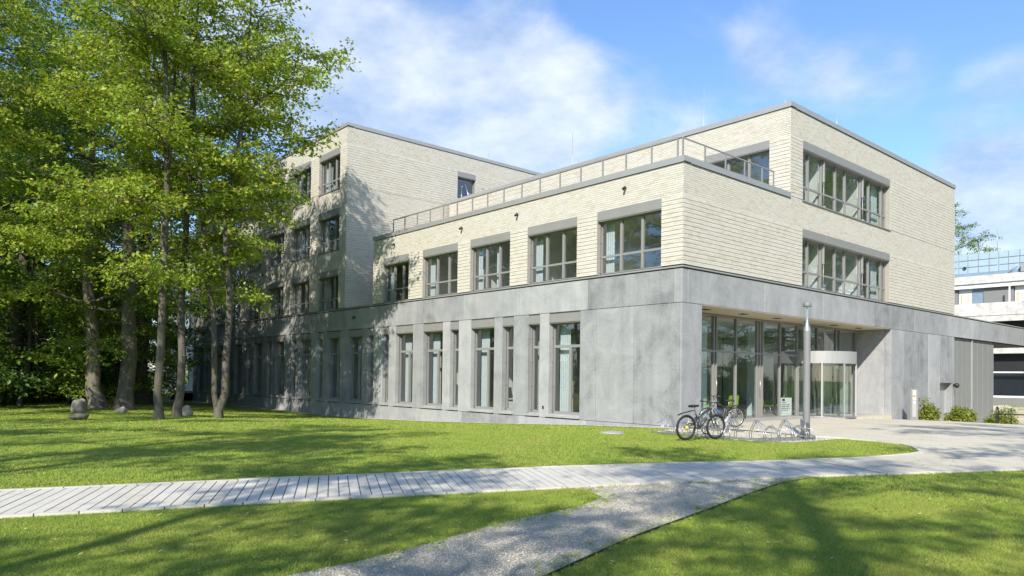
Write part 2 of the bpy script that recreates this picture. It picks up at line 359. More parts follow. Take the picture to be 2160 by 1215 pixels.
PFAR = [(1.35, -23.6), (2.0, -21.3), (2.62, -19.03), (3.10, -17.36), (3.67, -15.46), (4.36, -13.24), (5.22, -10.66), (5.97, -8.82), (7.34, -5.88)]
PNEAR = [(3.45, -24.1), (4.1, -21.8), (4.75, -19.5), (5.25, -17.92), (5.75, -16.3), (6.34, -14.59), (6.80, -13.28), (7.62, -11.0), (8.63, -8.42), (9.3, -6.85)]
path_poly = PFAR + PNEAR[::-1]
plaza_poly = [(7.34, -5.88), (7.8, -4.6), (8.05, -3.43), (8.16, -2.6), (8.13, -1.95), (7.85, -1.33), (7.45, -.6), (6.95, -.02), (6.2, .35), (5.22, .5), (3.8, .45), (1.6, .9), (.03, .9),
              (.03, 17), (.03, 26), (.03, 33.5), (-9, 33.6), (-9, 47), (34, 47), (30, 24), (18.5, 10), (13.2, 1.6), (10.63, -3.88), (9.87, -5.53), (9.3, -6.85)]
gravel_poly = [(9.1, -18.6), (8.95, -17.1), (8.78, -16.27), (8.5, -15.3), (8.37, -14.66), (8.28, -13.79), (8.12, -13.2), (7.9, -12.75), (7.45, -12.55), (7.08, -12.55),
               (7.62, -11.0), (8.1, -9.7), (8.63, -8.42), (8.78, -8.52), (8.72, -9.3), (8.86, -10.06), (9.1, -11.2), (9.37, -12.34), (9.6, -13.4), (9.79, -14.27), (10.05, -15.2), (10.32, -16.09), (10.7, -17.6), (10.8, -18.6)]
rack_poly = [(.05, .85), (.05, -.6), (.5, -2.0), (1.1, -2.45), (3.2, -2.45), (4.3, -2.6), (5.0, -2.0), (5.15, -.6), (5.2, .45), (3.8, .4), (1.6, .85)]
drip_poly = [(-50.5, -.02), (-50.5, -.32), (-30, -.36), (-10, -.34), (.35, -.38), (.42, .0), (.03, .8), (.03, -.02)]
path = sheet('path', path_poly, .019, M['bedding']); tag(path, kind='structure')
plaza = sheet('plaza_pavement', plaza_poly, .03, M['paving']); tag(plaza, kind='structure')
gpath = sheet('gravel_path', gravel_poly, .010, M['gravel'], .8); tag(gpath, kind='structure')
rackbed = sheet('gravel_bed', rack_poly, .008, M['gravel'], .8); tag(rackbed, kind='structure')
drip = sheet('gravel_strip', drip_poly, .014, M['gravel'], .8); tag(drip, kind='structure')
# slabs of the path: planks across, edging stones along both sides
def lerp_poly(P, t):
    d = [0]
    for a, b in zip(P, P[1:]): d.append(d[-1]+math.hypot(b[0]-a[0], b[1]-a[1]))
    s = t*d[-1]
    return np.array([np.interp(s, d, [p[0] for p in P]), np.interp(s, d, [p[1] for p in P])])
plen = 19.0; pitch = .152; ns = int(plen/pitch)
for k in range(ns):
    t0, t1 = k/ns, (k+1)/ns; j = .008/plen
    sh = .016; a0, a1, b0, b1 = lerp_poly(PFAR, min(1, t0+j+sh)), lerp_poly(PFAR, min(1.0001, t1-j+sh+1e-5)), lerp_poly(PNEAR, t0+j), lerp_poly(PNEAR, t1-j)
    e = .05; q = [a0+(b0-a0)*e, b0+(a0-b0)*e, b1+(a1-b1)*e, a1+(b1-a1)*e]
    z = G(*q[0])+.026+random.uniform(-.003, .003)
    MB().prism([tuple(x) for x in q], z-.04, z).build('slab', M['slab'], path)
for side, (P, Q) in enumerate(((PFAR, PNEAR), (PNEAR, PFAR))):
    m_ = ns//3
    for k in range(m_):
        t0, t1 = k/m_, (k+1)/m_; j = .008/plen
        a0, a1 = lerp_poly(P, t0+j), lerp_poly(P, t1-j); b0, b1 = lerp_poly(Q, t0+j), lerp_poly(Q, t1-j); e = .043
        q = [a0, a0+(b0-a0)*e, a1+(b1-a1)*e, a1]
        if side == 0: q = q[::-1]
        z = G(*a0)+.032+random.uniform(-.003, .003)
        MB().prism([tuple(x) for x in q], z-.05, z).build('edging_stone', M['slab'], path)
# steel edging along the right side of the gravel path
ed = [(8.75, -8.45), (8.72, -9.3), (8.86, -10.06), (9.1, -11.2), (9.37, -12.34), (9.6, -13.4), (9.79, -14.27), (10.05, -15.2), (10.32, -16.09), (10.7, -17.6)]
mb = MB()
for a, b in zip(ed, ed[1:]): mb.bar((a[0], a[1], -.008), (b[0], b[1], -.008), .010, .07)
mb.build('steel_edging', M['dark'], gpath)
# kerb strip between the plaza and the lawns
def strip(name, pts, wd, z, m, parent):
    mb = MB()
    for a, b in zip(pts, pts[1:]): mb.bar((a[0], a[1], G(*a)+z), (b[0], b[1], G(*b)+z), wd, .06)
    return mb.build(name, m, parent)
strip('kerb', plaza_poly[:11], .08, .008, M['slab'], plaza); strip('kerb', [(9.3, -6.85), (9.87, -5.53), (10.63, -3.88), (13.2, 1.6)], .08, .008, M['slab'], plaza)
# pebbles of the gravel path near the camera
def pebbles(poly, n, lo, hi, parent, off):
    P = np.array(poly); x = rng.uniform(P[:, 0].min(), P[:, 0].max(), n); y = rng.uniform(P[:, 1].min(), P[:, 1].max(), n)
    ok = inpoly(x, y, poly); x, y = x[ok], y[ok]; n = len(x); s = rng.uniform(lo, hi, n)
    base = np.array([(1, 0, 0), (0, 1, 0), (-1, 0, 0), (0, -1, 0), (0, 0, .6), (0, 0, -.5)]); F0 = np.array([(0, 1, 4), (1, 2, 4), (2, 3, 4), (3, 0, 4)])
    a = rng.uniform(0, 6.28, n); ca, sa = np.cos(a), np.sin(a); st = rng.uniform(.6, 1, n)
    bx = base[None, :, 0]*st[:, None]; by = base[None, :, 1]+np.zeros((n, 1))
    V = np.stack([x[:, None]+(bx*ca[:, None]-by*sa[:, None])*s[:, None], y[:, None]+(bx*sa[:, None]+by*ca[:, None])*s[:, None], (g(x, y)+off)[:, None]+base[None, :, 2]*s[:, None]], -1)
    F = (F0[None]+6*np.arange(n)[:, None, None]).reshape(-1, 3)
    me = np_mesh('pebbles', V.reshape(-1, 3), F); me.materials.append(M['pebble']); o = link('pebbles', me, parent); tag(o, kind='stuff'); return o
pebbles(gravel_poly, 95000, .004, .0105, gpath, .012); pebbles(drip_poly, 5000, .01, .025, drip, .018); pebbles(rack_poly, 7000, .008, .02, rackbed, .012)

# ------------------------------------------------------------------ lawn grass
HARD = [path_poly, plaza_poly, rack_poly]
def on_lawn(x, y, gm=0.0):
    ok = ~((x < .45) & (y > -.34) & (x > -51))
    for p in HARD: ok &= ~inpoly(x+rng.normal(0, .022, len(x)), y+rng.normal(0, .022, len(x)), p)
    ok &= ~inpoly(x+rng.normal(0, .05, len(x)), y+rng.normal(0, .05, len(x)), gravel_poly)
    return ok & (x < 30) & (y < 4) & (x > -49.5)
def blades(n, d0, d1, hh, wd, pw):
    u = rng.uniform(0, 1, n); d = (d0**pw + u*(d1**pw-d0**pw))**(1/pw); a = yaw + rng.uniform(-R(38), R(39), n)
    x = CAM.x-np.sin(a)*d; y = CAM.y+np.cos(a)*d; ok = on_lawn(x, y); x, y, d = x[ok], y[ok], d[ok]; n = len(x)
    s = rng.uniform(.6, 1.25, n)*hh; ww = wd*rng.uniform(.7, 1.3, n)*(.55+.45*d/d1)
    t = rng.uniform(0, 6.283, n); lean = rng.uniform(.3, 1.2, n)*s; la = rng.uniform(0, 6.283, n)
    z = g(x, y)-.004; dx, dy = np.cos(t)*ww/2, np.sin(t)*ww/2
    V = np.stack([np.stack([x-dx, y-dy, z], -1), np.stack([x+dx, y+dy, z], -1), np.stack([x+np.cos(la)*lean, y+np.sin(la)*lean, z+s], -1)], 1).reshape(-1, 3)
    return V
V = np.concatenate([blades(620000, 4.5, 12, .027, .0062, 1.4), blades(330000, 12, 24, .034, .015, 1.3), blades(190000, 24, 55, .04, .035, 1.3)])
me = np_mesh('lawn_grass', V, np.arange(len(V)).reshape(-1, 3)); me.materials.append(M['grass'])
tag(link('lawn_grass', me), 'mown green lawn grass around the paved path and building', 'grass', kind='stuff')
# tufts growing in the gravel edges
n = 900; k = rng.integers(0, len(gravel_poly), n); tt = rng.uniform(0, 1, n); GP = np.array(gravel_poly+gravel_poly[:1])
px_, py_ = (GP[k]*(1-tt[:, None])+GP[k+1]*tt[:, None]).T; px_ = px_+rng.normal(0, .13, n); py_ = py_+rng.normal(0, .13, n)
ok = ~inpoly(px_, py_, path_poly); px_, py_ = px_[ok], py_[ok]
VV = []
for x, y in zip(px_, py_):
    for q in range(9):
        a, b = random.uniform(0, 6.28), random.uniform(0, 6.28); bx, by = x+random.gauss(0, .02), y+random.gauss(0, .02); s = random.uniform(.02, .045)
        VV += [(bx-.004*math.cos(a), by-.004*math.sin(a), .008), (bx+.004*math.cos(a), by+.004*math.sin(a), .008), (bx+.6*s*math.cos(b), by+.6*s*math.sin(b), .01+s)]
me = np_mesh('weeds', np.array(VV), np.arange(len(VV)).reshape(-1, 3)); me.materials.append(M['grass']); tag(link('weeds', me, gpath), kind='stuff')
def litter(n, fn, size, off):
    d = rng.uniform(5, 46, n)**1.0; a = yaw+rng.uniform(-R(38), R(39), n); x = CAM.x-np.sin(a)*d; y = CAM.y+np.cos(a)*d
    ok = fn(x, y); x, y = x[ok], y[ok]; n = len(x); t = rng.uniform(0, 6.28, n); s = size*rng.uniform(.6, 1.3, n); z = g(x, y)+off
    c, q = np.cos(t)*s, np.sin(t)*s; tl = rng.uniform(-.3, .3, (2, n))*s
    return np.stack([np.stack([x-c, y-q, z], -1), np.stack([x+.5*q, y-.5*c, z+np.abs(tl[0])], -1), np.stack([x+c, y+q, z+.3*s], -1), np.stack([x-.5*q, y+.5*c, z+np.abs(tl[1])], -1)], 1).reshape(-1, 3)
V = np.concatenate([litter(4200, on_lawn, .026, .03), litter(1500, lambda x, y: inpoly(x, y, plaza_poly) & (x > .3), .03, .036), litter(500, lambda x, y: inpoly(x, y, path_poly), .022, .036)])
me = np_mesh('fallen_leaves', V, np.arange(len(V)).reshape(-1, 4)); me.materials.append(M['litter'])
tag(link('fallen_leaves', me), 'small yellow and brown fallen leaves scattered on lawn and paving', 'leaves', kind='stuff')

# ------------------------------------------------------------------ main building
ZP, ZB, ZS, Z1T, ZC1, Z2S, Z2T, ZC2, Z3S, Z3T, ZC3 = .045, 4.236, 5.43, 7.89, 8.99, 9.05, 11.52, 12.67, 12.66, 15.06, 16.12
bld = empty('campus_building', (0, 0, 0))
tag(bld, 'cream brick and grey concrete institute building with terrace and glazed corner entrance', 'building')
class Fac:
    """a facade plane: u runs along the wall, n points out of it"""
    def __init__(s, kind, at): s.k = kind; s.at = at
    def P(s, u, d, z):      # d = distance out of the wall
        return (u, s.at-d, z) if s.k == 'front' else (s.at+d, u, z)
    def box(s, mb, u0, u1, d0, d1, z0, z1):
        a = s.P(u0, d0, z0); b = s.P(u1, d1, z1)
        return mb.box(min(a[0], b[0]), max(a[0], b[0]), min(a[1], b[1]), max(a[1], b[1]), z0, z1)
    def quad(s, mb, u0, u1, d, z0, z1):
        if s.k == 'front': return mb.quad(s.P(u0, d, z0), s.P(u1, d, z0), s.P(u1, d, z1), s.P(u0, d, z1))
        return mb.quad(s.P(u0, d, z0), s.P(u1, d, z0), s.P(u1, d, z1), s.P(u0, d, z1))
FRONT = Fac('front', 0); SIDE = Fac('side', 0); UFRONT = Fac('front', 7.12); RSIDE = Fac('side', -23.42)
def cells(u0, u1, z0, z1, holes):
    zs = sorted({z0, z1, *[min(max(h[2], z0), z1) for h in holes], *[min(max(h[3], z0), z1) for h in holes]}); res = []
    for a, b in zip(zs, zs[1:]):
        if b-a < 1e-4: continue
        zc = (a+b)/2; cuts = sorted([(h[0], h[1]) for h in holes if h[2] < zc < h[3]]); u = u0
        for c in cuts:
            if c[0] > u: res.append((u, c[0], a, b))
            u = max(u, c[1])
        if u < u1: res.append((u, u1, a, b))
    return res
COURSE = .0735
near_bricks = []; brick_jobs = []
def brick_wall(F, u0, u1, z0, z1, holes, ribs, ext0=0, ext1=0, th=.28):
    mb = MB()
    for c in cells(u0, u1, z0, z1, holes): F.box(mb, c[0], c[1], -th, 0, c[2], c[3])
    wall = mb.build('brick_wall', M['mortar'], bld)
    rows = []; nr = int(round((z1-z0)/COURSE)); ch = (z1-z0)/nr
    for i in range(nr):
        a = z0+i*ch; zc = a+ch/2; rib = any(r0 < zc < r1 for r0, r1 in ribs)
        proud = .026 if rib else .008
        b0, b1 = ((.010, .0015) if i % 2 == 0 else (.0015, .008)) if rib else (.005, .005)
        jw = .002 if rib else .005
        cuts = sorted([(h[0], h[1]) for h in holes if h[2] < zc < h[3]]); segs = []; u = u0-ext0
        for c in cuts:
            if c[0] > u: segs.append((u, c[0]))
            u = max(u, c[1])
        if u < u1+ext1: segs.append((u, u1+ext1))
        for (s0, s1) in segs:
            p = s0 - random.choice((0, .06, .125, .19))
            while p < s1:
                q = p+.25; x0, x1 = max(p, s0), min(q, s1)
                if x1-x0 > .03: rows.append((x0+(0 if x0 == s0 else jw), x1-(0 if x1 == s1 else jw), a+b0, a+ch-b1, proud+random.uniform(-.002, .002)))
                p = q
    brick_jobs.append((F, wall, rows)); return wall
# window builder -------------------------------------------------------------
def window(F, u0, u1, z0, z1, cols, rows, name='window', deep=.2, lint=.35, fw=.07, skip=(), box_out=.02, sill=True, gl='glass', guide=True, curtain=None):
    """cols: inner boundaries (u), rows: inner boundaries (z); z1 is the top of the blind box"""
    mb = MB(); zt = z1-lint; us = [u0, *cols, u1]; zs = [z0, *rows, zt]; d0, d1 = -deep-.07, -deep
    F.box(mb, u0, u0+fw, d0, d1, z0, zt); F.box(mb, u1-fw, u1, d0, d1, z0, zt)
    F.box(mb, u0+fw, u1-fw, d0, d1-.002, z0, z0+fw); F.box(mb, u0+fw, u1-fw, d0, d1-.002, zt-fw, zt)
    for c in cols: F.box(mb, c-fw*.75, c+fw*.75, d0, d1+.012, z0+fw, zt-fw)
    for a, b in zip(us, us[1:]):
        for rr in rows: F.box(mb, a+fw*.7, b-fw*.7, d0, d1-.004, rr-fw*.55, rr+fw*.55)
    if guide:
        F.box(mb, u0+.005, u0+.035, d1+.05, d1+.08, z0, zt); F.box(mb, u1-.035, u1-.005, d1+.05, d1+.08, z0, zt)
        for k in range(4):
            zz = z0+(zt-z0)*(k+.15)/3.6
            F.box(mb, u0+.002, u0+.04, d1-.002, d1+.095, zz, zz+.035)
    win = mb.build(name, M['frame'], bld)
    for a, b in zip(us, us[1:]):
        for c, d in zip(zs, zs[1:]):
            q = MB(); F.quad(q, a+.035, b-.035, -deep-.04, c+.03, d-.03); q.build('pane', M[gl], win)
    if lint > 0: F.box(MB(), 0, 0, 0, 0, 0, 0); q = MB(); F.box(q, u0+.003, u1-.003, -deep, box_out, zt, z1-.012); F.box(q, u0+.01, u1-.01, -deep, box_out-.02, zt-.035, zt-.001); q.build('blind_box', M['frame'], win)
    if sill: q = MB(); F.box(q, u0-.04, u1+.04, -deep, .06, z0-.055, z0-.012); q.build('sill', M['frame'], win)
    if curtain:
        q = MB(); 
        for (a, b) in curtain:
            nn = max(2, int((b-a)/.05)); pts = [(a+(b-a)*k/nn, -deep-.22-.03*(k % 2)) for k in range(nn+1)]
            for p0, p1 in zip(pts, pts[1:]): q.quad(F.P(p0[0], p0[1], z0+.05), F.P(p1[0], p1[1], z0+.05), F.P(p1[0], p1[1], zt-.02), F.P(p0[0], p0[1], zt-.02))
        q.build('curtain', M['curtain'], win)
    return win
# ---- podium first floor, front
pod_holes = []; PX = [(-19.22, -16.72), (-15.47, -12.57), (-11.62, -8.85), (-7.75, -4.90), (-3.86, -.88)]
for k, (a, b) in enumerate(PX):
    pod_holes.append((a, b, ZS+.09, Z1T)); wd = b-a
    window(FRONT, a, b, ZS+.09, Z1T, [a+wd*.335, a+wd*.665], [ZS+.09+.68], sill=False, curtain=[(a+.08, a+.5)] if k != 2 else [(a+.08, a+.3)] if k % 2 else [(a+.08, a+.35), (a+wd*.5, a+wd*.62)])
brick_wall(FRONT, -20.25, 0, ZS+.09, ZC1, pod_holes, [(ZS, Z1T)], 0, .016)
# ---- right side, first and second floor
SH = [(8.10, 16.76, ZS+.09, Z1T), (8.10, 16.76, Z2S, Z2T)]
scols = [8.98, 10.15, 11.46, 12.40, 13.96, 14.88, 16.26]
for k, h in enumerate(SH):
    wn = window(SIDE, h[0], h[1], h[2], h[3], scols, [h[2]+.66], sill=(k == 1), guide=False, curtain=[(15.6, 16.3)])
    for u in (10.24, 14.05):
        q = MB(); SIDE.box(q, u-.035, u+.035, -.17, -.10, h[2]+1.15, h[3]-.36); q.tube([SIDE.P(u, -.135, h[2]+.12), SIDE.P(u, -.135, h[2]+1.2)], .016, 6); SIDE.box(q, u-.05, u+.05, -.19, -.06, h[2]+.0, h[2]+.11)
        q.build('blind_guide', M['coping'], wn)
brick_wall(SIDE, .016, 7.12, ZS+.09, ZC1, [], [(ZS, Z1T)], 0.0, 0)
brick_wall(SIDE, 7.12, 25.64, ZS+.09, ZC2, SH, [(ZS, Z1T), (Z2S, Z2T)], 0, 0)
# ---- set-back upper storey front
UH = [(-4.0, -.90, ZC1+.1, Z2T)]
window(UFRONT, -4.0, -.90, ZC1+.1, Z2T, [-2.95, -1.95], [], sill=False)
brick_wall(UFRONT, -23.1, .0, ZC1-.3, ZC2, UH, [(Z2S, Z2T)], 0, .016)
# ---- four-storey wing: front and right face
RH = []
for fl, (zs_, zt_) in enumerate(((ZS+.09, Z1T), (Z2S, Z2T-.06), (Z3S, Z3T))):
    for k in range(6):
        a = -26.92-3.82*k; b = a+2.70; RH.append((a, b, zs_, zt_))
        window(FRONT, a, b, zs_, zt_, [a+.9, a+1.8], [zs_+.66], sill=(fl > 0), guide=(k < 2), curtain=[(a+.08, a+.45)] if (k+fl) % 2 else [(a+.1, a+.9)])
brick_wall(FRONT, -50.0, -23.42, ZS+.09, ZC3, RH, [(ZS, Z1T), (Z2S, Z2T), (Z3S, Z3T)], 0, .016)
RRH = [(7.95, 9.45, 13.0, 15.05)]
window(RSIDE, 7.95, 9.45, 13.0, 15.05, [], [], sill=False)
brick_wall(RSIDE, .0, 18.0, ZS+.09, ZC3, RRH, [(ZS, Z1T), (Z2S, Z2T), (Z3S, Z3T)], 0, 0)
# ---- lay the bricks: the 300 largest in view as objects, the rest one part per wall
unit = MB(); unit.v = [(0, 0, 0), (1, 0, 0), (1, 0, 1), (0, 0, 1), (0, 1, 0), (1, 1, 0), (1, 1, 1), (0, 1, 1)]
unit.f = [(0, 1, 2, 3), (0, 4, 5, 1), (3, 2, 6, 7), (0, 3, 7, 4), (1, 5, 6, 2)]; unit.sm = [False]*5
unit_me = unit.mesh('brick'); unit_me.materials.append(M['brick'])
allb = []
for jn, (F, wall, rows) in enumerate(brick_jobs):
    for k, rw in enumerate(rows):
        if rw[1]-rw[0] < .2: continue
        c = Vector(F.P((rw[0]+rw[1])/2, 0, (rw[2]+rw[3])/2))-CAM
        nrm = Vector((0, -1, 0)) if F.k == 'front' else Vector((1, 0, 0))
        allb.append((-(c.dot(nrm))/c.length**3, jn, k))
allb.sort(key=lambda e: -e[0]); chosen = {(j, k) for _, j, k in allb[:300]}
for jn, (F, wall, rows) in enumerate(brick_jobs):
    rest = []
    for k, (a, b, c, d, p) in enumerate(rows):
        if (jn, k) in chosen:
            o = link('brick', unit_me, wall)
            if F.k == 'front': o.location = (a, F.at-p, c); o.scale = (b-a, p+.004, d-c)
            else: o.location = (F.at+p, a, c); o.rotation_euler = (0, 0, math.pi/2); o.scale = (b-a, p+.004, d-c)
        else: rest.append((a, b, c, d, p))
    A = np.array(rest); n = len(A); a, b, c, d, p = A.T
    u = np.stack([a, b, b, a, a, b, b, a], 1); z = np.stack([c, c, d, d, c, c, d, d], 1); o_ = np.stack([p]*4+[p*0-.004]*4, 1)
    V = np.stack([u, F.at-o_, z], -1) if F.k == 'front' else np.stack([F.at+o_, u, z], -1)
    F0 = np.array([(0, 1, 2, 3), (0, 4, 5, 1), (3, 2, 6, 7), (0, 3, 7, 4), (1, 5, 6, 2)])
    me = np_mesh('bricks', V.reshape(-1, 3), (F0[None]+8*np.arange(n)[:, None, None]).reshape(-1, 4)); me.materials.append(M['brick'])
    tag(link('bricks', me, wall), kind='stuff')
# ---- copings and flashing, in lengths
def coping(F, u0, u1, z, step=3.0, h=.19, back=.38):
    n = max(1, round((u1-u0)/step))
    for k in range(n):
        a = u0+(u1-u0)*k/n+(.004 if k else 0); b = u0+(u1-u0)*(k+1)/n-(.004 if k < n-1 else 0); mb = MB()
        F.box(mb, a, b, -back, .055, z+.012, z+h); F.box(mb, a, b, .045, .058, z-.02, z+.012); mb.build('coping', M['coping'], bld)
    mb = MB(); F.box(mb, u0+.02, u1-.02, -back+.02, .012, z-.03, z+.012); mb.build('shadow_gap', M['joint'], bld)
coping(FRONT, -20.3, .055, ZC1); coping(SIDE, .38, 7.1, ZC1)
coping(UFRONT, -23.0, .055, ZC2); coping(SIDE, 7.5, 25.69, ZC2); coping(FRONT, -50.0, -23.36, ZC3); coping(RSIDE, .38, 18.0, ZC3)
mb = MB(); FRONT.box(mb, -50, .045, -.2, .045, ZS+.0, ZS+.05); mb.build('flashing', M['coping'], bld)
mb = MB(); SIDE.box(mb, .2, 42, -.2, .045, ZS+.0, ZS+.05); mb.build('flashing', M['coping'], bld)
mb = MB(); FRONT.box(mb, -50, -.02, -.3, -.015, ZS-.06, ZS-.001); FRONT.box(mb, -50, -.02, -.28, -.03, ZS+.051, ZS+.089); SIDE.box(mb, .31, 42, -.3, -.015, ZS-.06, ZS-.001); SIDE.box(mb, .29, 25.6, -.28, -.03, ZS+.051, ZS+.089)
mb.build('shadow_gap', M['joint'], bld)
# ---- concrete panels
def panel(F, u0, u1, z0, z1, d=0, th=.3, gap=.012, name='concrete_panel', m='concrete'):
    mb = MB(); F.box(mb, u0+gap, u1-gap, d-th, d, z0, z1); o = mb.build(name, M[m], bld)
    bv = o.modifiers.new('edge', 'BEVEL'); bv.width = .008; bv.segments = 1; return o
FJ = [-50, -46.2, -42.4, -38.6, -34.8, -31.0, -27.2, -23.4, -19.8, -15.98, -12.14, -8.23, -4.32, -.36]
for a, b in zip(FJ, FJ[1:]): panel(FRONT, a, b, ZB+.008, ZS-.045)
panel(FRONT, -.36, .0, ZB+.008, ZS-.045, gap=.006)
SJ = [.31, 5.24, 10.0, 15.1, 19.9, 24.7, 29.6, 34.7, 42]
for a, b in zip(SJ, SJ[1:]): panel(SIDE, a, b, ZB+.008, ZS-.045)
GW = [('W', -48.8, -47.6), ('N', -46.9, -46.35), ('N', -45.25, -44.7), ('W', -43.9, -42.4), ('N', -41.8, -41.2), ('W', -40.5, -39.0), ('N', -38.05, -37.45), ('W', -36.75, -35.25), ('N', -34.4, -33.75), ('W', -33.04, -31.5),
      ('N', -30.5, -29.86), ('W', -29.26, -27.7), ('N', -26.8, -26.15), ('W', -25.45, -23.92), ('W', -22.92, -21.38), ('N', -20.72, -20.12), ('N', -19.2, -18.58), ('W', -17.9, -16.29), ('W', -15.37, -13.72),
      ('N', -13.12, -12.45), ('W', -11.52, -9.87), ('N', -9.32, -8.59), ('N', -7.66, -6.97), ('W', -6.42, -4.71)]
prev = -50.0
for k, (t_, a, b) in enumerate(GW):
    panel(FRONT, prev, a, ZP, ZB-.006, gap=.004, th=.42); prev = b
def gf_window(a, b, wide, cur):
    F = FRONT; z0, z1, lint, deep, fw, zt_ = .20, ZB-.03, .36, .26, .075, 2.90
    zt = z1-lint; mb = MB(); d0, d1 = -deep-.08, -deep
    F.box(mb, a, a+fw, d0, d1, z0, zt); F.box(mb, b-fw, b, d0, d1, z0, zt); F.box(mb, a+fw, b-fw, d0, d1-.002, z0, z0+fw+.03); F.box(mb, a+fw, b-fw, d0, d1-.002, zt-fw, zt); F.box(mb, a+fw, b-fw, d0, d1-.003, zt_-.055, zt_+.055)
    mc = a+(b-a)*.56
    if wide: F.box(mb, mc-.06, mc+.06, d0, d1+.006, z0+fw+.03, zt_-.055)
    F.box(mb, a+.005, a+.035, d1+.05, d1+.08, z0, zt); F.box(mb, b-.035, b-.005, d1+.05, d1+.08, z0, zt)
    for k in range(4): F.box(mb, a+.002, a+.045, d1-.002, d1+.1, z0+.12+k*.98, z0+.165+k*.98)
    wn = mb.build('window', M['frame'], bld)
    sp = [(a+.05, b-.05, zt_+.04, zt-.05)] + ([(a+.05, mc-.03, z0+.08, zt_-.04), (mc+.03, b-.05, z0+.08, zt_-.04)] if wide else [(a+.05, b-.05, z0+.08, zt_-.04)])
    for s in sp: q = MB(); F.quad(q, s[0], s[1], -deep-.04, s[2], s[3]); q.build('pane', M['glass'], wn)
    q = MB(); F.box(q, a+.003, b-.003, -deep, .004, zt, z1-.02); F.box(q, a+.01, b-.01, -deep, -.02, zt-.035, zt-.001); q.build('blind_box', M['frame'], wn)
    q = MB(); F.box(q, a-.12, b+.03, -.2, .075, .075, .135); F.box(q, a+.01, b-.01, -deep, -.05, .135, .20); q.build('sill', M['concrete'], wn)
    if cur:
        q = MB(); nn = 11 if wide else 5
        for k in range(nn): q.quad(F.P(a+.1+.05*k, -deep-.3-.03*(k % 2), .05), F.P(a+.15+.05*k, -deep-.3-.03*((k+1) % 2), .05), F.P(a+.15+.05*k, -deep-.3-.03*((k+1) % 2), 3.9), F.P(a+.1+.05*k, -deep-.3-.03*(k % 2), 3.9))
        q.build('curtain', M['curtain'], wn)  # pale strips added to brighten each window, standing in for the sunlit inner reveal
for k, (t_, a, b) in enumerate(GW): gf_window(a, b, t_ == 'W', True)
for a, b in ((-4.71, -3.87), (-3.87, -2.08), (-2.08, -.10)): panel(FRONT, a, b, ZP, ZB-.006, gap=.007)
mb = MB(); FRONT.box(mb, -.088, .0, -1.13, -.003, -.2, ZB-.006); mb.build('concrete_panel', M['concrete'], bld)     # corner pier, seen on both faces
PJ = [-50, -46.2, -42.4, -38.6, -34.8, -31.0, -27.2, -23.4, -19.8, -15.98, -12.14, -8.23, -4.32, -.1]
for a, b in zip(PJ, PJ[1:]): panel(FRONT, a, b, -1.4, ZP-.014, d=.004, name='plinth')
mb = MB(); FRONT.box(mb, -49.99, -.1, -.4, -.03, ZB-.1, ZB+.1); FRONT.box(mb, -49.99, -.1, -.4, -.02, ZP-.05, ZP+.02); SIDE.box(mb, .3, 42, -.3, -.02, ZB-.0, ZB+.02); SIDE.box(mb, 17.1, 23.4, -.28, -.02, -1, ZB-.02) ; mb.build('shadow_gap', M['joint'], bld)
# ---- right side ground floor: entrance recess y 1.14 .. 17.03, wall 17.03 .. 25.7 with a niche
RX = -1.65
for a, b in ((17.03, 18.48), (18.48, 21.81)): panel(SIDE, a, b, -1.4, ZB-.006)
panel(SIDE, 21.81, 23.50, -1.4, ZB-.006, gap=.004); panel(SIDE, 25.36, 25.72, -1.4, ZB-.006, gap=.002); panel(SIDE, 23.505, 25.355, 1.62, ZB-.006, gap=.0, th=.6)
mb = MB(); SIDE.box(mb, 23.4, 25.5, -.5, -.36, -1.3, 1.8); mb.build('niche_door', M['coping'], bld)
mb = MB(); mb.box(RX-.2, -.31, 17.045, 17.3, -1.2, ZB-.02); mb.build('recess_wall', M['concrete'], bld)
mb = MB(); mb.box(RX-.4, -.31, 1.14, 17.03, ZB-.01, ZB+.12); sf = mb.build('soffit', M['soffit'], bld)
mb = MB(); mb.box(-.305, -.005, 1.15, 17.0, ZB-.014, ZB-.004); mb.build('soffit', M['soffit'], bld)
for k in range(6):
    q = MB(); q.box(-.95, -.72, 2.4+k*2.55, 2.75+k*2.55, ZB-.03, ZB-.008); q.build('soffit_light', M['joint'], bld)
mb = MB(); mb.box(RX-9, .03, 1.0, 17.04, -.3, .02); mb.build('entrance_floor', M['paving'], bld)
# curtain wall
mull = [1.2, 2.8, 4.34, 4.53, 5.94, 7.55, 7.77, 7.97, 9.43, 10.93, 12.79, 14.70, 15.08, 16.86]
mb = MB()
for y in mull: mb.box(RX-.09, RX+.03, y-.03, y+.03, .03, ZB-.03)
for a, b in zip(mull, mull[1:]):
    mb.box(RX-.08, RX+.02, a+.03, b-.03, .03, .10); mb.box(RX-.08, RX+.02, a+.03, b-.03, ZB-.11, ZB-.03)
    if not (10.9 < a < 14.6): mb.box(RX-.08, RX+.02, a+.03, b-.03, 2.73, 2.80)
    else: mb.box(RX-.08, RX+.02, a+.03, b-.03, 3.0, 3.07)
cw = mb.build('curtain_wall', M['frame'], bld)
for a, b in zip(mull, mull[1:]):
    if b-a < .3: continue
    door = 10.9 < a < 14.6
    for c, d in ([(3.06, ZB-.1)] if door else [(.09, 2.74), (2.79, ZB-.1)]):
        MB().quad((RX-.03, a+.02, c), (RX-.03, b-.02, c), (RX-.03, b-.02, d), (RX-.03, a+.02, d)).build('pane', M['lobby_glass'], cw)
for y in (4.44, 7.66):
    mb = MB(); mb.tube([(RX+.09, y, 1.0), (RX+.09, y, 1.75)], .016, 8); mb.build('door_handle', M['steel'], cw)
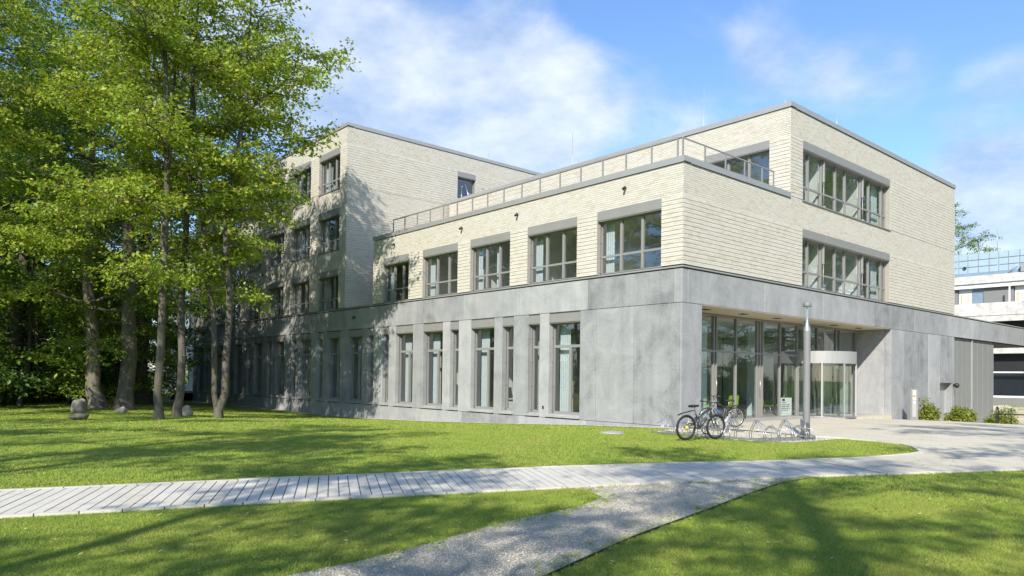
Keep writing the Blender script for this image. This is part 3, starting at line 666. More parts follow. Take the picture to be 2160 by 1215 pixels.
# revolving door
DC = (-1.5, 12.6); DR = 1.6
def arc(r, a0, a1, n): return [(DC[0]+r*math.cos(R(a0+(a1-a0)*k/n)), DC[1]+r*math.sin(R(a0+(a1-a0)*k/n))) for k in range(n+1)]
rv = MB(); ring = arc(DR+.03, 0, 360, 48)[:-1]
rv.prism(ring, 2.44, 2.98); rd = rv.build('revolving_door', M['coping'], bld)
q = MB(); q.prism(arc(DR+.04, 0, 360, 48)[:-1], .021, .075); q.build('threshold', M['steel'], rd)
for a in (-95, -58, -22, 22, 58, 95):
    c, s_ = math.cos(R(a)), math.sin(R(a)); MB().bar((DC[0]+DR*c, DC[1]+DR*s_, .075), (DC[0]+DR*c, DC[1]+DR*s_, 2.44), .07, .07, (c, s_, 0)).build('door_post', M['coping'], rd)
for a0, a1 in ((-93, -60), (-56, -24), (24, 56), (60, 93)):
    P = arc(DR, a0, a1, 8); mb = MB()
    for p0, p1 in zip(P, P[1:]): mb.quad((*p0, .08), (*p1, .08), (*p1, 2.44), (*p0, 2.44))
    mb.build('curved_pane', M['lobby_glass'], rd)
for a in (35, 125, 215, 305):
    c, s_ = math.cos(R(a)), math.sin(R(a)); q = MB()
    for z in (.1, 2.38): q.bar((DC[0], DC[1], z), (DC[0]+1.5*c, DC[1]+1.5*s_, z), .05, .07)
    q.bar((DC[0]+1.47*c, DC[1]+1.47*s_, .1), (DC[0]+1.47*c, DC[1]+1.47*s_, 2.4), .05, .05); lf = q.build('door_leaf', M['frame'], rd)
    MB().quad((DC[0]+.05*c, DC[1]+.05*s_, .12), (DC[0]+1.46*c, DC[1]+1.46*s_, .12), (DC[0]+1.46*c, DC[1]+1.46*s_, 2.36), (DC[0]+.05*c, DC[1]+.05*s_, 2.36)).build('pane', M['lobby_glass'], lf)
q = MB(); P = arc(DR+.012, 26, 38, 4)
for p0, p1 in zip(P, P[1:]): q.quad((*p0, 1.55), (*p1, 1.55), (*p1, 1.85), (*p0, 1.85))
q.build('notice', M['white'], rd)
q = MB(); q.lathe([(0, 0), (.055, .0), (.055, .03), (0, .03)], 12); b_ = q.build('push_button', M['yellow'], rd, (DC[0]+1.66*math.cos(R(58)), DC[1]+1.66*math.sin(R(58)), 1.15)); b_.rotation_euler = (0, R(90), R(20))
# louvred bay and canopy
for a, b in ((25.80, 28.93), (29.02, 33.05)):
    mb = MB(); n = 46
    for k in range(n): z = -1.0+5.05*k/n; SIDE.box(mb, a, b, -.16, -.12, z, z+.098)
    lp = mb.build('louvre_panel', M['louvre'], bld)
    mb = MB(); SIDE.box(mb, a, b, -.2, -.128, -1, 4.06); mb.build('backing', M['louvre'], lp)
    mb = MB(); k = a
    while k < b+.01: SIDE.box(mb, k-.012, k+.012, -.13, -.116, -1, 4.06); k += (b-a)/4
    mb.build('seam', M['coping'], lp)
mb = MB(); SIDE.box(mb, 28.935, 29.015, -.2, -.06, -1, 4.2); mb.build('louvre_post', M['coping'], bld)
mb = MB(); mb.box(-6, -.02, 25.75, 42, ZB+.0, ZB+.2); mb.build('canopy_soffit', M['joint'], bld)
mb = MB(); mb.box(-6, -.2, 25.75, 33.0, -1.2, ZB-.01); mb.build('plant_room', M['concrete'], bld)
mb = MB(); mb.box(-6, -.1, 25.75, 42, ZS-.1, ZS-.02); mb.build('canopy_roof', M['roof'], bld)
# ---- roofs, floors, rear walls, partitions (what the windows look into)
def slab(name, m, *b): return MB().box(*b).build(name, M[m], bld)
slab('roof_deck', 'roof', -20.2, -.3, .3, 7.1, ZC1-.35, ZC1-.08); slab('roof_deck', 'roof', -23.0, -.3, 7.4, 25.4, ZC2-.3, ZC2-.06); slab('roof_deck', 'roof', -49.8, -23.8, .3, 18, ZC3-.3, ZC3-.06)
slab('roof_deck', 'roof', -23.4, -20.25, .02, 7.1, ZS-.05, ZS+.04)
slab('rear_wall', 'concrete', -49.9, -.2, 18.1, 18.4, -1, ZC2-.2); slab('rear_wall', 'concrete', -23.2, -.3, 25.3, 25.6, -1, ZC2-.1); slab('rear_wall', 'brick', -50, -49.75, .3, 18, -1, ZC3)
slab('rear_wall', 'brick', -49.7, -23.5, 17.9, 18.05, ZS, ZC3); slab('podium_end_wall', 'mortar', -20.25, -20.0, .29, 7.1, ZS+.06, ZC1-.02)
for z, x0 in ((ZS-.5, -49.7), (Z1T+.2, -49.7), (Z2T+.2, -49.7)):
    slab('floor_slab', 'white', x0, -23.8 if z > ZS else -.35, .32, 17.8, z, z+.45)
slab('floor_slab', 'white', -19.9, -.35, .32, 7.0, Z1T+.2, Z1T+.65)
slab('rear_wall', 'mortar', -23.2, -19.9, 7.2, 7.4, ZS+.05, ZC1-.2)
slab('floor_slab', 'white', -23.0, -.35, 7.45, 25.2, Z1T+.2, Z2S-.12); slab('floor_slab', 'roomfloor', -49.6, -.4, .45, 17.5, -.2, .06); slab('floor_slab', 'white', -9.4, -.35, 8.0, 25.2, ZS-.5, ZS-.08)
slab('ceiling', 'white', -49.6, -.4, .45, 17.4, 4.30, 4.4)
for z0, z1 in ((.07, 4.29), (ZS-.04, Z1T+.19), (Z2S-.1, Z2T+.19), (Z2T+.66, Z3T+.2)):
    hi = z0 > 8
    slab('partition', 'room', -49.6, -23.9 if z0 > ZS-.1 else -10.2, 5.6, 5.75, z0, z1)
    if ZS-.1 < z0 < 8: slab('partition', 'room', -19.8, -10.2, 5.6, 5.75, z0, z1)
    xs_ = [-27.6-3.82*k for k in range(6)] if z0 > 5 else [-46, -41, -35, -31, -27]
    if not hi: xs_ += [-16.1, -12.1, -8.3, -4.4] if z0 > 5 else [-21, -16, -12.2, -8.0]
    for x in xs_: slab('partition', 'room', x, x+.12, .4, 5.58, z0, z1)
slab('partition', 'room', -4.3, -4.15, .4, 6.9, .07, 4.29); slab('partition', 'room', -10.1, -.5, 6.92, 7.0, ZS-.04, Z1T+.2)
for z0, z1 in ((ZS-.04, Z1T+.19), (Z2S-.1, Z2T+.6)):
    slab('partition', 'room', -6.3, -6.15, 7.5, 25, z0, z1)
    for y in (10.1, 14.0, 17.6): slab('partition', 'room', -6.1, -.35, y, y+.12, z0, z1)
slab('partition', 'room', -9.6, -9.45, 1.2, 17, .07, 4.28); slab('partition', 'room', -4.1, -1.9, 1.0, 1.12, .07, 4.28); slab('partition', 'room', -9.4, RX-.25, 17.06, 17.2, .07, 4.28); slab('ceiling', 'room', -9.4, RX-.15, 1.2, 17.0, 4.10, 4.2)
# lobby columns
for (x, y) in ((-3.2, 9.62), (-3.2, 5.4), (-3.2, 14.2)):
    slab('column', 'pale_blue', x-.02, x+.4, y-.22, y+.22, .03, 4.09)
# ---- terrace railing
rl = MB(); rl.box(-18.75, -.38, .235, .285, 9.90, 9.95); rail = rl.build('railing', M['frame'], bld)
for x in (-18.69, -17.58, -16.42, -15.28, -14.15, -13.04, -11.87, -10.76, -9.63, -8.45, -7.32, -6.15, -5.0, -3.86, -2.72, -1.55, -.43): MB().box(x-.03, x+.03, .24, .275, 9.18, 9.90).build('post', M['frame'], rail)
rl = MB(); rl.box(-.285, -.245, .30, 6.35, 9.90, 9.94); rail2 = rl.build('railing', M['frame'], bld)
for y in (.32, 1.62, 2.92, 4.2, 5.45, 6.30): MB().box(-.28, -.245, y-.03, y+.03, 9.18, 9.90).build('post', M['frame'], rail2)
for rr, pts in ((rail, [((-18.7, .26, z), (-.43, .26, z)) for z in (9.36, 9.54, 9.72)]), (rail2, [((-.265, .32, z), (-.265, 6.3, z)) for z in (9.36, 9.54, 9.72)])):
    for a, b in pts: MB().tube([a, b], .004, 4).build('wire', M['steel'], rr)
# ---- small things fixed to the building
for (x, y, z0, z1) in ((-7.42, 12, ZC2-.1, 16.9), (-16.97, 12, ZC2-.1, 16.88), (-.41, 12, ZC2, 13.68), (-.45, 6.9+.6, ZC2+.1, 13.25), (-12.2, 7.6, ZC2, 13.25), (-4.0, 7.6, ZC2, 13.2), (-24, 4.5, ZC3, 16.75), (-24, 9.0, ZC3, 16.8), (-24, 11, ZC3, 16.9), (-27.5, 1.0, ZC3, 18.6), (-.45, 20, ZC2, 13.3)):
    MB().tube([(x, y, z0), (x, y, z1)], .018, 6).build('lightning_rod', M['coping'], bld)
for (x, z) in ((-2.49, 8.53), (-8.38, 8.51), (-12.26, 8.5), (-18.1, 8.5), (-22.2, 4.9)):
    q = MB(); q.tube([(x, -.005, z), (x, -.09, z+.03)], .035, 8); q.tube([(x, -.07, z+.03), (x+.03, -.2, z-.06)], .05, 8); q.build('wall_spotlight', M['dark'], bld)
q = MB(); q.tube([(.0, 25.55, 1.52), (.14, 25.55, 1.52)], .05, 8); q.lathe([(0, -.16), (.10, -.12), (.13, -.02), (.13, .06), (.06, .12), (0, .13)], 12, (.18, 25.55, 1.5)); q.build('dome_camera', M['dark'], bld)
q = MB(); q.tube([(-23.3, 9.7, 12.9), (-23.3, 9.7, 14.0), (-22.9, 9.7, 14.1), (-22.6, 9.7, 13.4), (-22.6, 9.7, 12.9)], .025, 6); q.tube([(-23.3, 8.2, 12.9), (-23.3, 8.2, 14.0), (-22.9, 8.2, 14.1), (-22.6, 8.2, 13.4), (-22.6, 8.2, 12.9)], .025, 6); q.tube([(-22.65, 8.2, 13.45), (-22.65, 9.9, 13.45)], .02, 6); q.build('roof_ladder', M['steel'], bld)
slab('socket_box', 'dark', -6.74, -6.67, -.03, -.0, .38, .5)
# ---- far recessed wing beyond the left end, and its entrance stairs
far = empty('side_wing', (-62, 6, -.7)); tag(far, 'shaded side wing of brick over concrete behind the tree trunks', 'building')
def fbox(name, m, *b): o = MB().box(*b).build(name, M[m], far); o.matrix_parent_inverse = Matrix.Translation((62, -6, .7)); return o
fbox('wall', 'concrete', -80, -50.1, 6, 14, -1, 5.4); fbox('wall', 'mortar', -80, -50.1, 6.1, 14, 5.45, 16); fbox('coping', 'coping', -80.1, -50.0, 5.95, 14, 16.02, 16.2)
for k in range(6):
    x = -53.4-3.8*k
    for z0, z1 in ((.3, 3.9), (5.6, 7.8), (9.1, 11.4), (12.7, 15)): wn = fbox('window', 'frame', x, x+2.0, 5.93, 6.05, z0, z1); q = MB().box(x+.08, x+1.92, 5.9, 5.935, z0+.08, z1-.08).build('pane', M['glass'], wn)
st = empty('entrance_stairs', (-51.5, -.4, -.7)); tag(st, 'concrete steps with steel handrail at the left end of the building', 'stairs')
for k in range(5): MB().box(-1.3+.3*k, 1.3, -.6, .9, .0, .16*(k+1)).build('step', M['concrete'], st)
q = MB(); q.tube([(-1.5, -.65, .0), (-1.5, -.65, .95), (0.2, -.65, 1.8), (1.3, -.65, 1.8)], .03, 8); q.tube([(.1, -.65, .7), (.1, -.65, 1.78)], .025, 6); q.build('handrail', M['steel'], st)

# ------------------------------------------------------------------ old building behind the canopy
ob = empty('old_building', (-8, 50, -.9)); tag(ob, 'older white concrete block with balconies and pale blue roof units', 'building')
def obx(name, m, *b, par=None):
    o = MB().box(*b).build(name, M[m], par or ob)
    if par is None: o.matrix_parent_inverse = Matrix.Translation((8, -50, .9))
    return o
X0, X1 = -26, 5
obx('wall', 'old_white', X0, X1, 50.9, 60, -1, 10.0); obx('parapet', 'old_white', X0, X1, 50.0, 60, 10.08, 10.75); obx('beam', 'white', X0, X1, 50.15, 51.2, 9.72, 10.07)
obx('balcony_parapet', 'old_white', X0, X1, 49.0, 49.25, 7.25, 8.30); obx('balcony_slab', 'old_white', X0, X1, 49.25, 51, 7.05, 7.25); obx('balcony_beam', 'old_white', X0, X1, 49.05, 49.3, 6.75, 7.22); obx('lower_wall', 'dark', X0, X1, 50.78, 50.88, 4.6, 7.04)
obx('lower_beam', 'old_white', X0, X1, 49.9, 50.7, 4.12, 4.6); obx('lower_panel', 'old_panel', X0, X1, 50.0, 50.2, -1.2, .45); obx('lower_frame', 'white', X0, X1, 50.05, 50.25, .46, .62); obx('lower_frame', 'white', X0, X1, 50.05, 50.25, 2.5, 2.62)
obx('lower_room', 'dark', X0, X1, 50.72, 50.77, -1, 4.1)
for k in range(9):
    x = -25+3.3*k; wn = obx('window_frame', 'white', x-.06, x+.06, 50.04, 50.26, .63, 2.49); q = MB().quad((x+.08, 50.15, .65), (x+3.1, 50.15, .65), (x+3.1, 50.15, 2.48), (x+.08, 50.15, 2.48)).build('pane', M['glass'], wn)
    obx('post', 'white', x-.05, x+.05, 50.6, 50.7, 4.65, 7.0)
for k in range(7):
    x = -24.2+4.15*k
    fr = obx('window', 'white', x, x+1.9, 50.62, 50.75, 8.32, 9.71)
    for (a, b, c, d, mm) in ((x+.14, x+.85, 8.38, 9.35, 'glass'), (x+.14, x+.85, 9.43, 9.66, 'glass'), (x+1.02, x+1.84, 8.38, 9.35, 'glass'), (x+1.02, x+1.84, 9.43, 9.66, 'glass')):
        MB().box(a, b, 50.58, 50.618, c, d).build('opening', M['blue_dark'] if a > x+1 else M['room'], fr)
    MB().box(x+.2, x+.27, 50.55, 50.575, 8.36, 9.3).build('curtain', M['yellow'], fr); MB().box(x+.70, x+.77, 50.55, 50.575, 8.36, 9.3).build('curtain', M['yellow'], fr)
    obx('panel', 'old_panel', x+1.92, x+4.1, 50.5, 50.78, 8.32, 9.71); obx('post', 'white', x+4.02, x+4.12, 49.4, 49.5, 8.3, 9.8)
for k in range(10):
    x = -25.6+3.0*k; u = obx('roof_unit', 'container', x, x+2.97, 50.6, 53.2, 10.9, 12.75+.03*(k % 2))
    MB().box(x-.01, x+2.98, 50.45, 50.6, 10.72, 11.08).build('trim', M['blue_dark'], u)
    for z in (11.62, 12.2): MB().box(x+.05, x+2.9, 50.55, 50.598, z, z+.03).build('seam', M['coping'], u)
    for q_ in (.7, 1.5, 2.3): MB().box(x+q_, x+q_+.03, 50.55, 50.597, 11.1, 12.7).build('seam', M['coping'], u)
    q = MB(); q.lathe([(0, 0), (.14, 0), (.14, .05), (.09, .06), (.08, .02), (0, .02)], 14); fo = q.build('fan', M['dark'], u, (x+.45+1.6*(k % 2), 50.56, 11.55+.35*((k*2) % 3)/2)); fo.rotation_euler = (R(90), 0, 0)
o = MB().tube([(-4.96, 51.5, 12.7), (-4.96, 51.5, 14.8)], .025, 6).build('mast', M['coping'], ob); o.matrix_parent_inverse = Matrix.Translation((8, -50, .9))
q = MB(); q.tube([(-3.9, 50.3, 10.75), (-3.1, 50.3, 11.55)], .03, 6); q.box(-2.9, -2.2, 50.0, 50.5, 10.8, 11.5); o = q.build('duct', M['coping'], ob); o.matrix_parent_inverse = Matrix.Translation((8, -50, .9))

# ------------------------------------------------------------------ trees
def tube_np(acc, pts, rad, n):
    pts = np.asarray(pts, float); m = len(pts); t = np.gradient(pts, axis=0); t /= np.linalg.norm(t, axis=1)[:, None]+1e-9
    ref = np.cross(t[0], (0.3, .9, .2)); ref /= np.linalg.norm(ref); A = np.linspace(0, 2*np.pi, n, endpoint=False); i0 = acc['n']; rings = []
    for k in range(m):
        ref = ref-t[k]*ref.dot(t[k]); ref /= np.linalg.norm(ref)+1e-9; b = np.cross(t[k], ref)
        rings.append(pts[k]+(np.cos(A)[:, None]*ref+np.sin(A)[:, None]*b)*rad[k])
    acc['v'].append(np.concatenate(rings)); k, j = np.meshgrid(np.arange(m-1), np.arange(n), indexing='ij'); a = i0+k*n+j; b2 = i0+k*n+(j+1) % n
    acc['f'].append(np.stack([a, b2, b2+n, a+n], -1).reshape(-1, 4)); acc['n'] += m*n
def tree_meshes(seed, H, base, rad, trunk_r, nl, leaf, lpt, lean=(0, 0), stems=1, droop=.25, up=.55, spread=.42, flat=.35, low=0.0, profile=1.0, kink=.25, env=None):
    """wood mesh and leaf mesh; crown from height base to H, reach rad"""
    rs = np.random.default_rng(seed); W = dict(v=[], f=[], n=0); tips = []
    for s in range(stems):
        off = rs.normal(0, 1, 2)*(.0 if s == 0 else .12); h = H*(1 if s == 0 else rs.uniform(.75, .95)); z = np.linspace(-.15, 1, 16)
        dirx, diry = lean[0]+(rs.normal(0, .05) if s else 0), lean[1]+(rs.normal(0, .05) if s else 0)
        wob = np.cumsum(rs.normal(0, kink, (16, 2)), 0)*.25
        zz = np.concatenate([[-.35, 0.0, .35], np.linspace(1.0, h, 13)]); wob[:3] *= .1
        T = np.stack([off[0]*(zz*.35)+dirx*zz+wob[:, 0], off[1]*(zz*.35)+diry*zz+wob[:, 1], zz], -1)
        tr = trunk_r*(1 if s == 0 else .75); fr = np.clip(zz/h, 0, 1); rr = tr*(1-fr)**.8*.95+.02; rr[:3] = tr*np.array([1.75, 1.5, 1.18])
        tube_np(W, T, rr, 12 if trunk_r > .12 else 7)
        az = rs.uniform(0, 6.28)
        for k in range(nl):
            fr_ = (k+rs.uniform(0, 1))/nl; hz = base+(h-base)*fr_**.9; p0 = np.array([np.interp(hz, zz, T[:, 0]), np.interp(hz, zz, T[:, 1]), hz]); az += 2.4+rs.normal(0, .35)
            q = (hz-base)/(h-base); prof = (math.sin(math.pi*min(1, .18+.82*q))**.7)*profile+.12; ln = rad*prof*rs.uniform(.75, 1.15)
            if env: ln = np.interp(hz, [e[0] for e in env], [e[1] for e in env])*rs.uniform(.72, 1.08)
            elif q > .85: ln *= .8
            d = np.array([math.cos(az), math.sin(az), 0]); m = 9; tt = np.linspace(0, 1, m)
            rise = up*(.35+.9*q)*ln; P = p0+d*(tt*ln)[:, None]; P[:, 2] += rise*tt-droop*ln*tt**2.2*(1-.5*q)+low*tt**2; P[1:] += np.cumsum(rs.normal(0, .035*ln, (m-1, 3)), 0)*np.array([1, 1, .5])
            r0 = min(.35*np.interp(hz, zz, rr), .022*ln+.02); tube_np(W, P, np.linspace(r0, .012, m), 6)
            nb = int(5+ln*2.4)
            for b in range(nb):
                u = .18+.82*(b+rs.uniform(0, 1))/nb; pb = np.array([np.interp(u, tt, P[:, c]) for c in range(3)]); dl = P[min(m-1, int(u*m)+1)]-P[max(0, int(u*m)-1)]; dl = dl/np.linalg.norm(dl)
                sd = np.cross(dl, (0, 0, 1)); sd /= np.linalg.norm(sd)+1e-9; sg = 1 if b % 2 else -1
                bd = dl*rs.uniform(.35, .9)+sd*sg*rs.uniform(.5, 1)+np.array([0, 0, rs.normal(.08, .28)]); bd /= np.linalg.norm(bd); bl = spread*ln*(1.05-u*.75)*rs.uniform(.6, 1.25)+.35
                t4 = np.linspace(0, 1, 5); B = pb+bd*(t4*bl)[:, None]; B[:, 2] -= .16*bl*t4**2; B[1:] += np.cumsum(rs.normal(0, .05*bl, (4, 3)), 0)*np.array([1, 1, .6])
                tube_np(W, B, np.linspace(.012+.006*bl, .004, 5), 4)
                nt_ = int(3+bl*4.2)
                for t_ in range(nt_):
                    v = .15+.85*(t_+rs.uniform(0, 1))/nt_; c = np.array([np.interp(v, t4, B[:, a]) for a in range(3)]); tips.append((c, bd))
    tp = np.array([t[0] for t in tips]); td = np.array([t[1] for t in tips]); n = len(tp)
    # each twig: a flat spray of leaves
    dr = td+rs.normal(0, .6, (n, 3)); dr[:, 2] *= .5; dr /= np.linalg.norm(dr, axis=1)[:, None]
    K = np.repeat(np.arange(n), lpt); k = len(K); along = rs.uniform(-.1, 1, k)*.55
    pos = tp[K]+dr[K]*along[:, None]+rs.normal(0, 1, (k, 3))*np.array([.17, .17, .17*flat]); pos[:, 2] -= .12*along**2*2
    nor = rs.normal(0, .55, (k, 3))+np.array([0, 0, 1.0]); nor /= np.linalg.norm(nor, axis=1)[:, None]
    ax = dr[K]*.7+rs.normal(0, .6, (k, 3)); ax -= nor*(ax*nor).sum(1)[:, None]; ax /= np.linalg.norm(ax, axis=1)[:, None]+1e-9; ax[:, 2] -= .25; sdv = np.cross(nor, ax)
    s = leaf*rs.uniform(.65, 1.25, k)[:, None]
    V = np.stack([pos-ax*s*.5, pos+sdv*s*.32+nor*s*.08, pos+ax*s*.55, pos-sdv*s*.32+nor*s*.08], 1).reshape(-1, 3)
    wood = np_mesh('wood', np.concatenate(W['v']), np.concatenate(W['f']), True); lf = np_mesh('crown', V, np.arange(4*k).reshape(-1, 4))
    return wood, lf
def tree(name, meshes, loc, rz, sc, label, wm, lm, group, cat='tree'):
    t = empty(name, (loc[0], loc[1], G(loc[0], loc[1])), rz); t.scale = (sc, sc, sc*random.uniform(.97, 1.03)); tag(t, label, cat, group)
    for nm, me, mm in (('trunk', meshes[0], wm), ('crown', meshes[1], lm)):
        o = link(nm, me, t); 
        if not me.materials: me.materials.append(M[mm])
        o.material_slots[0].link = 'OBJECT'; o.material_slots[0].material = M[mm]
    return t
mA = tree_meshes(11, 21, 5.2, 5.8, .150, 21, .165, 8, lean=(.012, .0), stems=2, droop=.30, env=[(5, 2.6), (7, 4.4), (12, 4.9), (16, 4.4), (21, 1.4)])
mB = tree_meshes(12, 20, 5.5, 5.6, .16, 19, .165, 7, lean=(.03, .01), droop=.34, env=[(5, 2.0), (7, 3.4), (10, 4.4), (15, 4.6), (20, 1.5)])
mC = tree_meshes(13, 18, 4.6, 5.7, .150, 20, .165, 8, lean=(.012, .012), stems=2, droop=.24, up=.55, kink=.45, env=[(4.5, 1.0), (6.5, 1.7), (8.5, 3.2), (10.5, 4.3), (13, 4.6), (15, 3.8), (18, 1.3)])
mD = tree_meshes(14, 24, 5.0, 6.5, .42, 30, .17, 6, droop=.2, spread=.5, flat=.8)
mE = tree_meshes(15, 17, 3.2, 6.0, .38, 22, .17, 6, droop=.32, lean=(.03, .02))
mH = tree_meshes(18, 10, .7, 4.0, .12, 22, .19, 6, droop=.3, up=.3, spread=.45, flat=.7)
mK = tree_meshes(19, 19, 8.5, 6.0, .3, 14, .2, 6, droop=.2, spread=.32, flat=.5)
mF = tree_meshes(16, 17, 6.0, 6.0, .3, 10, .2, 6, droop=.2, spread=.30, flat=.5)
mG = tree_meshes(17, 15, 5.5, 5.5, .28, 9, .2, 6, droop=.25, spread=.28, flat=.5)
g1 = 'slender trees standing on the lawn in front of the wing'
tree('beech_tree', mA, (-16.26, -11.88), .4, 1.0, 'twin-stemmed slender tree, leftmost of the three thin grey trunks on the lawn', 'bark', 'leaf_yellow', g1)
tree('beech_tree', mB, (-17.85, -10.75), 1.2, 1.0, 'slender leaning tree in the middle of the three thin trunks, beside a pale boulder', 'bark', 'leaf_yellow', g1)
tree('beech_tree', mC, (-16.6, -9.46), 0.0, 1.0, 'slender forked tree with kinked trunk standing closest to the concrete wall', 'bark', 'leaf_yellow', g1)
g2 = 'thick old trees at the edge of the lawn'
tree('old_tree', mD, (-26.0, -10.85), 2.0, .95, 'tall old tree with thick smooth grey trunk behind a small pale stone', 'bark', 'leaf_mid', g2)
tree('old_tree', mE, (-28.0, -11.65), 3.0, 1.0, 'mossy old tree with short stout trunk left of the thick grey one', 'bark_moss', 'leaf_mid', g2)
g3 = 'dense trees in the shady background at left'; BGT = []
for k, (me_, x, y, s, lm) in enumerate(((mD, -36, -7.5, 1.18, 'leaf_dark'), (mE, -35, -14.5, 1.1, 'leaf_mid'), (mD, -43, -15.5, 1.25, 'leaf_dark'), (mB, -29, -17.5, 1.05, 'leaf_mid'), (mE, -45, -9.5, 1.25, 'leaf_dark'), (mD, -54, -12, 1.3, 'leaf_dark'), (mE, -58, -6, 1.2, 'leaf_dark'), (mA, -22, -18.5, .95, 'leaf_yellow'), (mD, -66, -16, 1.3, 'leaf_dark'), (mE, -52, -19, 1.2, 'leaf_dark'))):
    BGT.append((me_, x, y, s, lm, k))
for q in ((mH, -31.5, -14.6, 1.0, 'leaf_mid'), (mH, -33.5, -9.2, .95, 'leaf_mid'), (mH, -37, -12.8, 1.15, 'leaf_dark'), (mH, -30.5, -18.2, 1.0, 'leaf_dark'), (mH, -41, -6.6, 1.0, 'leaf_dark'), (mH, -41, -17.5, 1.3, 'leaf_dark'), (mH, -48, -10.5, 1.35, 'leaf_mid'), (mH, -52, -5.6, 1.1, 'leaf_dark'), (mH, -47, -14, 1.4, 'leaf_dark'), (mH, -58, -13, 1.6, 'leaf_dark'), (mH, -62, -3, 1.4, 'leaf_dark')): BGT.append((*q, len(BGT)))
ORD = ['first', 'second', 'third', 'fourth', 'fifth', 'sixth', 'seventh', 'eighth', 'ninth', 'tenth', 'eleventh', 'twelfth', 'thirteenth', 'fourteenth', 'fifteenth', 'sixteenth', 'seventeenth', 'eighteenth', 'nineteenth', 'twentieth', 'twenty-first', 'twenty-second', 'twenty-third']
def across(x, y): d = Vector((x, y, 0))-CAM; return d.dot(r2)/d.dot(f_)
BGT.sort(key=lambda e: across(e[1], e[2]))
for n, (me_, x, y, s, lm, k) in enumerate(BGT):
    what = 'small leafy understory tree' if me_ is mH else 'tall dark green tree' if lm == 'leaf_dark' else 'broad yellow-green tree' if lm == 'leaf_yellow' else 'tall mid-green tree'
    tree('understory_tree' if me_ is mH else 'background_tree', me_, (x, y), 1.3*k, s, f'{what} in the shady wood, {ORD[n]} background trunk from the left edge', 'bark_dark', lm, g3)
g4 = 'trees across the forecourt that shade the lawn'
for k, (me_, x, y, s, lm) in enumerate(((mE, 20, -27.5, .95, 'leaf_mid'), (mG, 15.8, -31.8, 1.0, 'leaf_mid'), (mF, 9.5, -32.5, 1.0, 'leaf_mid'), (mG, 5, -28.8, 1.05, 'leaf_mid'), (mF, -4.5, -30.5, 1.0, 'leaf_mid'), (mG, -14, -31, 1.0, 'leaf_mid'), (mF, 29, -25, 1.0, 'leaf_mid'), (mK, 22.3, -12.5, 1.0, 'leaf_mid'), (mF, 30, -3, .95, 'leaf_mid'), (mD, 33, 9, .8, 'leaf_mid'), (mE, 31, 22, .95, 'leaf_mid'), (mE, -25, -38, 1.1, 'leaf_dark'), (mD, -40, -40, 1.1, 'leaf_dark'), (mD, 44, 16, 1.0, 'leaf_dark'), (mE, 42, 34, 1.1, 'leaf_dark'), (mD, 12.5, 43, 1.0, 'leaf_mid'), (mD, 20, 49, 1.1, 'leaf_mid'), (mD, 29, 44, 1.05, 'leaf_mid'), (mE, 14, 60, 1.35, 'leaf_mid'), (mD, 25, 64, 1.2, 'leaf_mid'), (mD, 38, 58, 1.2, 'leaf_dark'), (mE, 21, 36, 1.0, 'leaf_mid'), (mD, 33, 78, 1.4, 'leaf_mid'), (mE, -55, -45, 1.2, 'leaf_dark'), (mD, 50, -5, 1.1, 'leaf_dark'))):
    tree('forecourt_tree', me_, (x, y), .9*k, s, 'tree across the forecourt, mirrored in the windows and shading the lawn', 'bark', lm, g4)
tree('far_tree', mD, (-14.5, 66), 1.0, .86, 'tree top rising behind the roof units of the old white building', 'bark', 'leaf_mid', None)
# ------------------------------------------------------------------ shrubs
def shrub_mesh(seed, rx, rz, n, leaf, stems=10):
    rs = np.random.default_rng(seed); W = dict(v=[], f=[], n=0); nc = 34; c = rs.normal(0, 1, (nc, 3)); c /= np.linalg.norm(c, axis=1)[:, None]; c *= rs.uniform(.35, .95, (nc, 1)); c[:, 2] = np.abs(c[:, 2])
    cen = c*np.array([rx, rx, rz])*.85+np.array([0, 0, rz*.08])
    for k in range(stems):
        e = cen[k]; P = np.linspace((0, 0, 0), e, 6); P[:, 2] += .12*np.sin(np.linspace(0, 3.14, 6))*rz; tube_np(W, P, np.linspace(.016, .006, 6), 5)
    kk = rs.integers(0, nc, n); d = rs.normal(0, 1, (n, 3)); d /= np.linalg.norm(d, axis=1)[:, None]; pos = cen[kk]+d*rs.uniform(.5, 1, (n, 1))*np.array([rx, rx, rz])*.27; pos[:, 2] = np.abs(pos[:, 2])+.02
    nor = d*.6+rs.normal(0, .5, (n, 3))+np.array([0, 0, .6]); nor /= np.linalg.norm(nor, axis=1)[:, None]; ax = d+rs.normal(0, .5, (n, 3)); ax -= nor*(ax*nor).sum(1)[:, None]; ax /= np.linalg.norm(ax, axis=1)[:, None]; sv = np.cross(nor, ax); s = leaf*rs.uniform(.6, 1.25, (n, 1))
    V = np.stack([pos-ax*s*.5, pos+sv*s*.25, pos+ax*s*.5, pos-sv*s*.25], 1).reshape(-1, 3)
    return np_mesh('stems', np.concatenate(W['v']), np.concatenate(W['f']), True), np_mesh('foliage', V, np.arange(4*n).reshape(-1, 4))
def shrub(meshes, x, y, label, lm, group=None, rz=0, sc=1, name='shrub'):
    t = empty(name, (x, y, G(x, y)), rz); t.scale = (sc,)*3; tag(t, label, 'shrub', group)
    for nm, me, mm in (('stems', meshes[0], 'bark_dark'), ('foliage', meshes[1], lm)):
        o = link(nm, me, t)
        if not me.materials: me.materials.append(M[mm])
        o.material_slots[0].link = 'OBJECT'; o.material_slots[0].material = M[mm]
    return t
s1 = shrub_mesh(21, .72, 1.15, 1500, .14); s2 = shrub_mesh(22, .95, 1.05, 2600, .15); s3 = shrub_mesh(23, .95, 1.15, 2000, .13); s4 = shrub_mesh(24, 2.0, 3.0, 9000, .2, 20)
gs = 'shrubs along the foot of the entrance wall'
